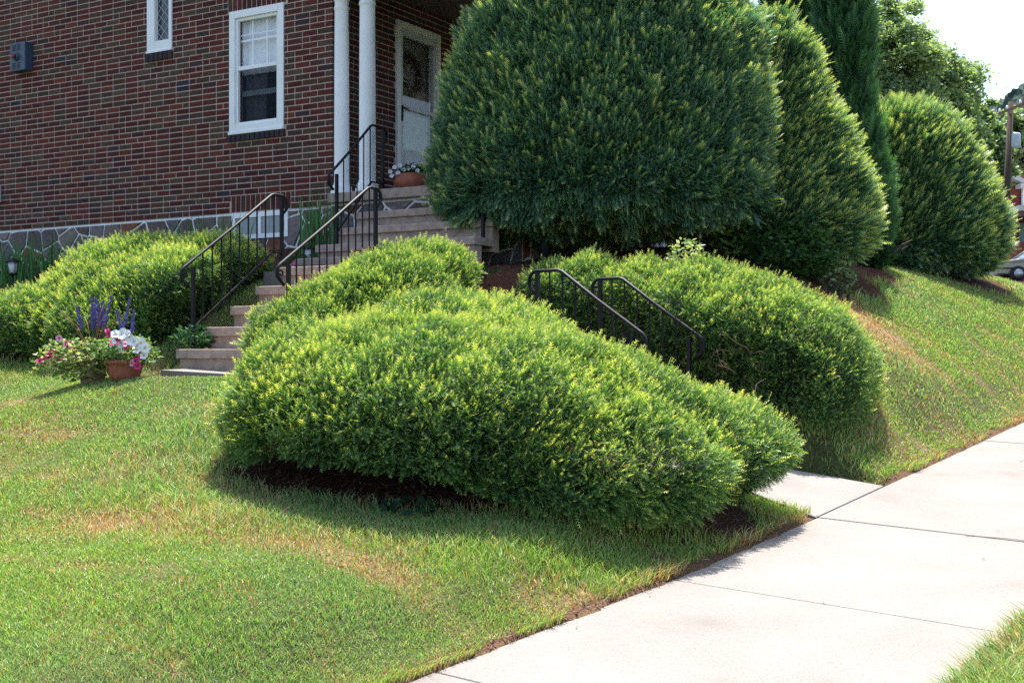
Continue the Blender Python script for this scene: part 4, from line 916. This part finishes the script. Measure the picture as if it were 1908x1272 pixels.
def pot_prof(R_,H): return [(R_*.02,0),(R_*.72,0),(R_*.78,.02),(R_*.92,H*.72),(R_*.95,H*.8),(R_*1.04,H*.82),(R_*1.05,H*.97),(R_*1.0,H),(R_*.9,H*.98),(R_*.86,H*.85),(.01,H*.84)]
g=np.random.default_rng(500)
def planter(label,c,R_,H,mat,seed,leafcols,flowers,nleaf=900,leafr=None,spikes=0,orn=False,lc=None):
    g=np.random.default_rng(seed); zb=gz(c[0],c[1])-.01; th=thing('flower_planter',(c[0],c[1],zb),label,'flower pot','planters of annuals by the left steps')
    m=MB(); m.lathe((c[0],c[1],zb),pot_prof(R_,H),36); pot=m.build('pot',mat,th)
    if orn:
        m=MB()
        for k in range(36):
            a=2*math.pi*k/36; p=Vector((c[0]+math.cos(a)*R_*1.0,c[1]+math.sin(a)*R_*1.0,zb+H*.89)); m.lathe(p,[(0,-.02),(.012,-.012),(.014,0),(.012,.012),(0,.02)],6)
        for k in range(14):
            a=2*math.pi*k/14; q=[Vector((c[0]+math.cos(a+.06*math.sin(t*6.3))*R_*(.76+.17*t),c[1]+math.sin(a+.06*math.sin(t*6.3))*R_*(.76+.17*t),zb+H*(.1+.62*t))) for t in np.linspace(0,1,6)]; m.tube(q,.007,5)
        m.build('relief',mat,pot)
    lr=leafr or (R_*1.3,R_*1.1,.14); lc_=lc or (c[0],c[1],zb+H+.05)
    P=leaf_cloud(lc_,lr,nleaf,.04,g,.2); P=P[P[:,2]>ground_z(P[:,0],P[:,1])+.02]; A,B=leaf_tris(P,.042,g,asp=.55); T=np.concatenate([A,B]); cc=np.array(leafcols); ci=cc[g.integers(0,len(cc),len(P))]*g.uniform(.7,1.3,len(P))[:,None]
    soup('foliage',T,GRASS,th,col=np.r_[ci,ci])
    for col,thr,pts in flowers:
        for (px,py,r) in pts:
            p=at(px,py,c[1]-lr[1]*.75); petunia(th,p,(g.normal()*.35,-1,.35+g.normal()*.3),r*(1.2 if col==PWH else 1.08),col,thr)
    for k in range(spikes):
        salvia(th,(c[0]+g.normal()*R_*.5,c[1]+g.normal()*R_*.3,zb+H+.12),g.uniform(.22,.36),g)
    return th
PINK=(.62,.03,.17);PWH=(.82,.80,.82);LPINK=(.72,.35,.5);DK=(.2,.02,.08)
planter('low terracotta bowl planter overflowing with white and magenta petunias',(-2.86,9.32),.135,.15,TERRA,1,[(.16,.28,.08),(.28,.36,.14),(.1,.2,.06)],
  [(PWH,(.7,.72,.5),[(236,622,.03),(224,650,.03),(250,636,.032),(268,662,.026),(208,640,.028),(218,632,.042),(228,622,.040),(226,641,.036),(246,636,.034),(262,640,.04),(256,650,.036),(240,628,.03),(270,648,.034),(215,622,.03)]),(PINK,DK,[(214,636,.038),(234,645,.03),(252,672,.03),(256,682,.026),(202,622,.024),(262,664,.024)]),(LPINK,PINK,[(232,641,.03),(246,676,.026)])],
  nleaf=1400,leafr=(.25,.18,.14),spikes=3,orn=True)
planter('taller weathered clay planter with blue salvia and trailing pink petunias',(-3.16,9.5),.11,.2,simple('weathered_clay',(.30,.19,.13),.9,noise=.3,nscale=12,bump=.3),2,[(.18,.3,.1),(.4,.42,.2),(.55,.53,.3),(.08,.16,.05)],
  [(PINK,DK,[(95,657,.032),(90,664,.026),(74,672,.024),(82,668,.022),(102,668,.022),(112,670,.02),(127,638,.024),(134,650,.022),(200,616,.02)]),(LPINK,PINK,[(110,630,.026),(122,642,.022)])],
  nleaf=1900,leafr=(.36,.2,.17),spikes=9,lc=(-3.24,9.45,gz(-3.2,9.5)+.19))
# bronze grass spike and arching stems in the tall planter
m=MB(); zb=gz(-3.16,9.5)+.2
for k in range(7): 
    e=Vector((-3.16+random.uniform(-.3,.3),9.5+random.uniform(-.1,.1),zb+random.uniform(.2,.42))); m.tube([(-3.16,9.5,zb),Vector((-3.16,9.5,zb)).lerp(e,.6)+Vector((0,0,.06)),e],[.004,.0035,.0015],5,col=(.28,.13,.08))
link_parent=[o for o in COL.objects if o.name.startswith('flower_planter') and o.parent is None][-1]
m.build('grass_spikes',PETC,link_parent,colattr=True)
# potted white flowers on the landing
pc=np.array(C0)+UH*.30-VH*.86; zl=1.736
th=thing('flower_pot',(pc[0],pc[1],zl),'round terracotta pot of white flowers on the porch landing','flower pot')
m=MB(); m.lathe((pc[0],pc[1],zl),[(.01,0),(.12,0),(.165,.03),(.205,.08),(.2,.14),(.175,.165),(.178,.185),(.168,.19),(.15,.17),(.01,.165)],40); m.build('pot',TERRA,th)
g=np.random.default_rng(3); P=leaf_cloud((pc[0],pc[1],zl+.22),(.17,.15,.08),700,.04,g,.2); A,B=leaf_tris(P,.045,g); cc=np.array([(.03,.09,.03),(.05,.13,.04)])[g.integers(0,2,700)]; soup('foliage',np.concatenate([A,B]),GRASS,th,col=np.r_[cc,cc])
for px,py in ((727,320),(735,312),(745,309),(752,316),(760,314),(770,311),(762,325),(778,318),(742,322),(771,330),(730,328)):
    petunia(th,at(px,py,pc[1]-.1),(random.uniform(-.3,.3),-1,.4),.026,(.8,.8,.84),(.6,.6,.35))
# pink flowers by the left steps
def flower_clump(label,c,n,col,seed,px=None):
    g=np.random.default_rng(seed); z=gz(c[0],c[1]); th=thing('flowering_plant',(c[0],c[1],z),label,'flowers','pink impatiens beside the left steps')
    P=leaf_cloud((c[0],c[1],z+.08),(.16,.12,.09),260,.05,g,.2); A,B=leaf_tris(P,.05,g); cc=np.array([(.04,.11,.03),(.07,.16,.05)])[g.integers(0,2,260)]; soup('foliage',np.concatenate([A,B]),GRASS,th,col=np.r_[cc,cc])
    for (x,y) in px: petunia(th,at(x,y,c[1]-.12),(g.normal()*.3,-1,.4),.024,col,(.4,.02,.1),'blossom')
c=on_ground_px(482,12.0); flower_clump('magenta flowers between the hedge and the long railing',(c[0],12.0),9,(.75,.03,.22),1,[(476,491),(490,488),(484,496)])
c=on_ground_px(560,12.6); flower_clump('pink flowers around the black path lantern',(c[0],12.6),9,(.78,.2,.4),2,[(545,494),(555,497),(566,492),(575,488),(550,489)])
leafy('sunlit pale yellow-green plant in the gap by the right railing','ground_plant',(1.32,8.95,-.38),(.12,.1,.14),260,.06,None,29,cols=[(.4,.45,.12),(.55,.5,.15),(.25,.35,.08)])
# path lanterns
def lantern(label,c,h=.42,s=1.0,ztop=None):
    z=gz(c[0],c[1]); th=thing('path_lantern',(c[0],c[1],z),label,'lantern','black garden path lanterns')
    zt=ztop-.02 if ztop else z+h; m=MB(); m.tube([(c[0],c[1],z-.03),(c[0],c[1],zt-.14*s)],.012,8); m.build('stake',IRON,th)
    m=MB(); m.lathe((c[0],c[1],zt-.14*s),[(.0,0),(.03*s,0),(.045*s,.012),(.035*s,.02)],12); m.lathe((c[0],c[1],zt-.03*s),[(.062*s,0),(.06*s,.008),(.03*s,.03),(.012*s,.04),(.0,.05)],12)
    for k in range(4): a=math.pi/4+math.pi/2*k; m.tube([(c[0]+math.cos(a)*.036*s,c[1]+math.sin(a)*.036*s,zt-.12*s),(c[0]+math.cos(a)*.045*s,c[1]+math.sin(a)*.045*s,zt-.03*s)],.004,4)
    m.build('cage',IRON,th); m=MB(); m.lathe((c[0],c[1],zt-.12*s),[(0,0),(.03*s,0),(.036*s,.09*s),(0,.09*s)],12); m.build('lamp_glass',simple('frosted_lamp',(.7,.75,.8),.2),th)
c=on_ground_px(24,14.6); lantern('black path lantern with white glass in the far-left irises',c,h=.3,s=1.4,ztop=pz(478,14.6))
c=on_ground_px(575,12.9); lantern('black path lantern between the railing and the porch steps',c,ztop=pz(454,12.9),s=1.2)
c=on_ground_px(1014,12.2); th=thing('downspout_boot',(c[0],c[1],gz(*c)),'short black post standing under the big yew','post'); m=MB(); m.lathe((c[0],c[1],gz(*c)-.05),[(0,0),(.05,0),(.05,pz(440,12.2)-gz(*c)+.03),(.042,pz(440,12.2)-gz(*c)+.05),(0,pz(440,12.2)-gz(*c)+.05)],16); m.build('shaft',IRON,th)
# bare dead branches on the walk side of the right mound
m=MB(); g=np.random.default_rng(8)
for k in range(14):
    p=at(g.uniform(1330,1430),g.uniform(650,740),9.05+g.uniform(-.1,.25)); pts=[p]; d=Vector((g.normal(),g.normal()*.4,g.normal()*.5)).normalized()
    for j in range(5): d=(d+Vector((g.normal(),g.normal(),g.normal()))*.45).normalized(); pts.append(pts[-1]+d*.06)
    m.tube(pts,[.004,.004,.003,.003,.002,.0015],5)
par=[o for o in COL.objects if o.name.startswith('yew_bush')][1]; m.build('dead_twigs',simple('dead_twig',(.07,.035,.025),.9),par)
# ------------------------------------------------------------------ background
def broadleaf(label,px,py_top,py_bot,halfpx,d,seed,n,tone=1.0,size=.22,base=None):
    g=np.random.default_rng(seed); cx=(px-CX)/F*d; zt=pz(py_top,d); zb=base if base is not None else gz(cx,d); r=halfpx/F*d; cb=pz(py_bot,d)
    th=thing('broadleaf_tree',(cx,d,zb),label,'tree','leafy trees beyond the yard'); H=zt-cb
    m=MB(); m.tube([(cx,d,zb-.1),(cx+.1,d,zb+(cb-zb)*.6),(cx,d,cb+H*.35),(cx+.2,d,cb+H*.75)],[.28,.2,.14,.04],10)
    limbs=[]
    for k in range(14):
        th_=2*math.pi*k/14+g.uniform(-.3,.3); t=g.uniform(.25,.95); rr=r*.6*math.sqrt(max(.05,1-(t-.4)**2*1.8))*g.uniform(.5,1); e=Vector((cx+math.cos(th_)*rr,d+math.sin(th_)*rr,cb+H*t*.85)); s0=Vector((cx,d,cb+H*t*.35)); m.tube([s0,s0.lerp(e,.5)+Vector((0,0,.15)),e],[.07,.045,.02],5); limbs.append(np.array(e))
    limbs=np.array(limbs); nc=int(210*(r/1.7)); P=[];tt=[]; lob=g.uniform(0,6.28,4)
    for k in range(nc):
        dr=g.normal(size=3); dr/=np.linalg.norm(dr); az=math.atan2(dr[1],dr[0]); env=(1+.16*math.sin(3*az+lob[0]+2*dr[2])+.12*math.sin(5*az+lob[1])+.10*math.sin(7*dr[2]+lob[2])); rad=g.uniform(.35,1)**.45*env
        c=np.array([cx+dr[0]*r*rad*.92, d+dr[1]*r*rad*.92, cb+H*.52+dr[2]*H*.47*rad]); q=limbs[np.argmin(((limbs-c)**2).sum(1))]
        if g.uniform()<.5: m.tube([q,(q+c)/2+[0,0,.05],c],[.02,.012,.005],4)
        kk=int(n/nc); br=r*g.uniform(.07,.15); P.append(c+g.normal(size=(kk,3))*br*[1,1,.7]); tt.append(np.full(kk,g.uniform(.3,.7)))
    m.build('trunk',BARK,th); P=np.concatenate(P);tt=np.concatenate(tt)+g.normal(size=len(P))*.15; A,B=leaf_tris(P,size,g,asp=.7); soup('crown',np.concatenate([A,B]),BROAD,th,tint=np.clip(np.r_[tt,tt]*tone,0,1))
broadleaf('tall loose-leaved tree right behind the dark arborvitae',1652,0,290,100,34,1,80000,1.05,.105)
broadleaf('lower spreading tree over the dome-shaped yew',1735,92,340,96,37,2,80000,1.1,.105)
broadleaf('green tree behind the utility pole, top left of the hill',1836,222,400,48,60,3,26000,1.1,.22)
broadleaf('tree right of the utility pole beneath the hill',1905,205,380,50,75,4,20000,1.15,.27)
broadleaf('yellow-green tree by the red brick house gable',1900,330,460,60,85,5,7000,1.4,.4)
broadleaf('tree hidden mostly between the arborvitae and the loose-leaved one',1590,60,330,70,45,6,26000,.8,.18)
broadleaf('leafy tree on the skyline left of the pole',1802,168,370,46,50,7,40000,1.1,.14)
# far wooded hill
def hill():
    g=np.random.default_rng(5); nx_,ny_=420,60; xs=np.linspace(60,640,nx_); vs=[]; 
    for j in range(ny_):
        y=330+j*5
        for x in xs:
            env=math.exp(-((x-245)/120)**2)*100+math.exp(-((x-420)/150)**2)*70; hgt=env*math.sin(min(1,j/(ny_-1)*1.3)*math.pi/2)+abs(g.normal())*2.6; vs.append((x+g.normal()*.6,y+g.normal()*.9,max(hgt,-1)+2))
    me=MB(); me.add(vs,[(j*nx_+i,j*nx_+i+1,(j+1)*nx_+i+1,(j+1)*nx_+i) for j in range(ny_-1) for i in range(nx_-1)],False)
    tag(me.build('hill',simple('wooded_hill',(.022,.062,.045),1,noise=.5,nscale=.12,bump=.5,bscale=.3)),'distant wooded hill on the right horizon',kind='structure')  # distance haze put into the bluish-green base colour
hill()
# utility pole
d=55; x=(1873-CX)/F*d; zb=gz(x,d); zt=pz(190,d); th=thing('utility_pole',(x,d,zb),'wooden utility pole with crossarm and grey transformer','utility pole'); lean=.25
m=MB(); m.tube([(x-.12,d,zb-.3),(x+lean,d,zt)],[.17,.12],12); m.build('pole',BARK,th)
m=MB(); a0=at(1860,213,d); a1=at(1915,190,d-.8); m.tube([a0,a1],.07,4); m.build('crossarm',simple('crossarm_wood',(.22,.14,.09),.9),th)
for k in (.05,.3,.75):
    p=a0.lerp(a1,k); m=MB(); m.lathe((p.x,p.y,p.z+.05),[(0,0),(.05,0),(.06,.08),(.03,.16),(0,.18)],8); m.build('insulator',WHITE,th)
c=at(1891,262,d); m=MB(); m.lathe((c.x,c.y,c.z-.32),[(0,0),(.22,.0),(.24,.05),(.24,.56),(.2,.64),(0,.66)],16); m.build('transformer',simple('transformer_grey',(.45,.5,.55),.4),th)
m=MB(); m.box((c.x-.25,c.y,c.z),(1,0,0),(0,1,0),(0,0,1),.1,.04,.06); m.build('bracket',IRON,th)
for k,(y0,y1,lab) in enumerate(((178,182,'uppermost thin overhead wire crossing the sky'),(283,279,'middle overhead wire behind the dome-shaped yew'),(314,313,'lowest overhead wire by the gable roof'),(140,138,'highest faint cable in the pale sky'))):
    m=MB(); A=at(1590 if k<3 else 1700,y0,50); B=at(1874 if k<3 else 1960,y1+8,55); pts=[A.lerp(B,t)+Vector((0,0,-.5*4*t*(1-t))) for t in np.linspace(0,1,9)]; m.tube(pts,.012,4); tag(m.build('overhead_wire',IRON),lab,'wire','overhead wires')
# far brick house
d=72; bh=thing('neighbor_house',at(1905,470,d),'red brick house with white-trimmed porch far down the street','house'); RB=simple('far_brick',(.23,.05,.045),.9,noise=.25,nscale=3)
hx=at(1872,0,d).x; hz=lambda py:pz(py,d); gx=gz(hx,d)-.2
m=MB(); m.aabox(hx+.25,hx+8,d,d+8,gx,hz(345)); m.add([(hx+.25,d,hz(345)),(hx+8,d,hz(345)),(hx+4.1,d,hz(345)+2.8),(hx+.25,d+8,hz(345)),(hx+8,d+8,hz(345)),(hx+4.1,d+8,hz(345)+2.8)],[(0,1,2),(3,5,4)]); m.build('wall',RB,bh)
m=MB(); e=[(hx-1.2,hz(298)),(hx+2.6,hz(350))]
for y_ in (d-.6,): 
    m.add([(hx-1.3,d-.6,hz(300)),(hx+1.3,d-.6,hz(343)),(hx+1.3,d-.6,hz(352)),(hx-1.3,d-.6,hz(309)),(hx-1.3,d+8,hz(300)),(hx+1.3,d+8,hz(343)),(hx+1.3,d+8,hz(352)),(hx-1.3,d+8,hz(309))],[(0,1,2,3),(4,7,6,5),(0,4,5,1),(3,2,6,7),(0,3,7,4),(1,5,6,2)])
m.build('roof',simple('pale_rake_trim',(.55,.52,.55),.6),bh)
m=MB(); m.aabox(hx-.9,hx-.2,d+.4,d+7,gx,hz(315)); m.build('side_wall',RB,bh)
m=MB(); m.aabox(hx+.6,hx+8,d-.8,d-.02,hz(353),hz(345)); m.aabox(hx-.2,hx+8,d-2.6,d-.02,hz(402),hz(392)); m.build('eaves',simple('eaves_paint',(.62,.55,.55),.6),bh)
m=MB(); m.aabox(hx-.1,hx+8,d-2.5,d-2.2,hz(412),hz(402)-.01); m.build('porch_beam',simple('brown_beam',(.16,.06,.04),.7),bh)
for k in range(3): m=MB(); m.aabox(hx+.35+k*1.2,hx+.6+k*1.2,d-2.5,d-2.25,hz(458),hz(412)-.01); m.build('porch_column',WHITE,bh)
m=MB(); m.aabox(hx-.2,hx+8,d-2.7,d-.05,gx,hz(458)-.01); m.build('porch_base',RB,bh)
m=MB(); m.aabox(hx+1.0,hx+1.9,d-.05,d+.02,hz(385),hz(358)); m.build('window',GLASSD,bh)
m=MB(); m.aabox(hx+.9,hx+1.2,d-.3,d-.1,hz(392),hz(350)); m.build('downspout',WHITE,bh)
m=MB(); m.aabox(hx+.8,hx+3,d-.06,d+.02,hz(456),hz(415)); m.build('window',simple('far_glass',(.18,.28,.27),.2),bh)
# parked car, side on
def car():
    d=53.; cx=at(1845,0,d).x; z0=gz(cx+2.2,d)+.0; th=thing('parked_car',(cx+2.25,d,z0),'silver sedan parked on the cross street at the right edge','car')
    # side profile (x from nose at left), silver body
    low=[(0.05,.30),(0,.55),(.05,.72),(.25,.82),(.95,.93),(1.25,.98)]; roof=[(1.25,.98),(1.75,1.32),(2.1,1.42),(2.7,1.44),(3.2,1.36),(3.75,1.05)]; tail=[(3.75,1.05),(4.3,1.0),(4.45,.85),(4.45,.45),(4.4,.3)]
    W=.85; prof=[(0.05,.25)]+low+roof[1:-1]+tail+[(4.3,.22)]
    m=MB(); n=len(prof)
    def wy(x,z): return W-(max(0,z-.95)*.35)-(.12 if x<.15 or x>4.35 else 0)
    body=[p for p in low]+[(3.75,1.05)]+tail[1:]
    vs=[];cols=len(body)
    for s in (-1,1):
        for x_,z_ in body: vs.append((cx+x_,d+s*wy(x_,z_),z0+z_))
    fs=[tuple(range(cols))[::-1],tuple(range(cols,2*cols))]+[(i,(i+1)%cols,cols+(i+1)%cols,cols+i) for i in range(cols)]
    m.add(vs,fs,False); m.build('body',CARP,th,bevel=.05)
    cab=[(1.25,.99),(1.75,1.32),(2.1,1.42),(2.7,1.44),(3.2,1.36),(3.75,1.06)]; m=MB(); vs=[]; k=len(cab)
    for s in (-1,1):
        for x_,z_ in cab: vs.append((cx+x_,d+s*(.80-(z_-.95)*.4),z0+z_))
    m.add(vs,[tuple(range(k))[::-1],tuple(range(k,2*k))]+[(i,(i+1)%k,k+(i+1)%k,k+i) for i in range(k)]); m.build('cabin_glass',simple('car_glass',(.10,.16,.17),.08,spec=.9,noise=0),th)
    m=MB()
    for s in (-1,1):
        def pp(x_,z_): return (cx+x_,d+s*(.815-(z_-.95)*.4),z0+z_)
        m.tube([pp(1.2,.97),pp(1.72,1.33),pp(2.1,1.44),pp(2.7,1.46),pp(3.2,1.38),pp(3.8,1.04)],.035,6); m.tube([pp(2.45,.96),pp(2.45,1.45)],.035,6)
    m.aabox(cx+1.95,cx+3.05,d-.6,d+.6,z0+1.43,z0+1.47); m.build('roof',CARP,th)
    for x_ in (.85,3.55):
        for s in (-1,1):
            m=MB(); m.tube([(cx+x_,d+s*(W-.16),z0+.31),(cx+x_,d+s*(W+.015),z0+.31)],.31,24,up=(0,0,1)); w=m.build('wheel',simple('tyre_rubber',(.02,.02,.022),.8) if 'tyre_rubber' not in bpy.data.materials else bpy.data.materials['tyre_rubber'],th)
            m=MB(); m.tube([(cx+x_,d+s*(W+.01),z0+.31),(cx+x_,d+s*(W+.03),z0+.31)],.19,16,up=(0,0,1)); m.build('rim',simple('alloy',(.5,.5,.52),.3,.8) if 'alloy' not in bpy.data.materials else bpy.data.materials['alloy'],w)
    for s in (-1,1): m=MB(); m.aabox(cx-.01,cx+.22,d+s*.62-.14,d+s*.62+.14,z0+.6,z0+.74); m.build('headlight',simple('lamp_lens',(.7,.72,.75),.1) if 'lamp_lens' not in bpy.data.materials else bpy.data.materials['lamp_lens'],th,bevel=.02)
    m=MB(); m.aabox(cx+.02,cx+4.43,d-W-.012,d-W+.02,z0+.5,z0+.55); m.build('side_moulding',IRON,th)
CARP=simple('champagne_silver_paint',(.42,.40,.37),.3,.4,noise=.03)
car()
m=MB(); x0,y0=at(1845,0,50).x,49.
n=16; vs=[]
for i in range(n+1):
    for j in range(7): xx=x0-3+i*2.2; yy=y0+j*1.6; vs.append((xx,yy,gz(xx,yy)+.03))
m.add(vs,[(i*7+j,(i+1)*7+j,(i+1)*7+j+1,i*7+j+1) for i in range(n) for j in range(6)],True); tag(m.build('cross_street',ASPH),'asphalt cross street under the parked car',kind='structure')
# ------------------------------------------------------------------ light
SH=np.array([.17,.985]); EL=R(69); sd=Vector((SH[0]*math.cos(EL),SH[1]*math.cos(EL),math.sin(EL))).normalized()
sun=bpy.data.lights.new('sun','SUN'); sun.energy=5.0; sun.angle=R(.53); sun.color=(1,.955,.88); so=bpy.data.objects.new('sun',sun); COL.objects.link(so); so.rotation_euler=sd.to_track_quat('Z','Y').to_euler(); so.location=(0,0,20)
w=bpy.data.worlds.new('World'); sc.world=w; w.use_nodes=True; nt=w.node_tree; bg=nt.nodes['Background']; sky=nt.nodes.new('ShaderNodeTexSky'); sky.sky_type='NISHITA'; sky.sun_disc=False; sky.sun_elevation=EL; sky.sun_rotation=math.atan2(SH[0],SH[1]); sky.dust_density=3; sky.air_density=1.0; sky.altitude=200
nt.links.new(sky.outputs[0],bg.inputs[0]); bg.inputs[1].default_value=.15
cam=bpy.data.cameras.new('camera'); co=bpy.data.objects.new('camera',cam); COL.objects.link(co); co.location=(0,0,0); co.rotation_euler=(R(90),0,0); cam.sensor_width=36; cam.lens=36*F/1908; cam.shift_y=(HZ-636)/1908; cam.clip_start=.05; cam.clip_end=3000; sc.camera=co
vs=sc.view_settings; vs.view_transform='Standard'; vs.look='None'; vs.exposure=1.24; vs.gamma=1
sc.cycles.max_bounces=6; sc.cycles.diffuse_bounces=3; sc.cycles.transparent_max_bounces=8; sc.cycles.use_denoising=False
print('tris', sum(len(me.polygons) for me in bpy.data.meshes))
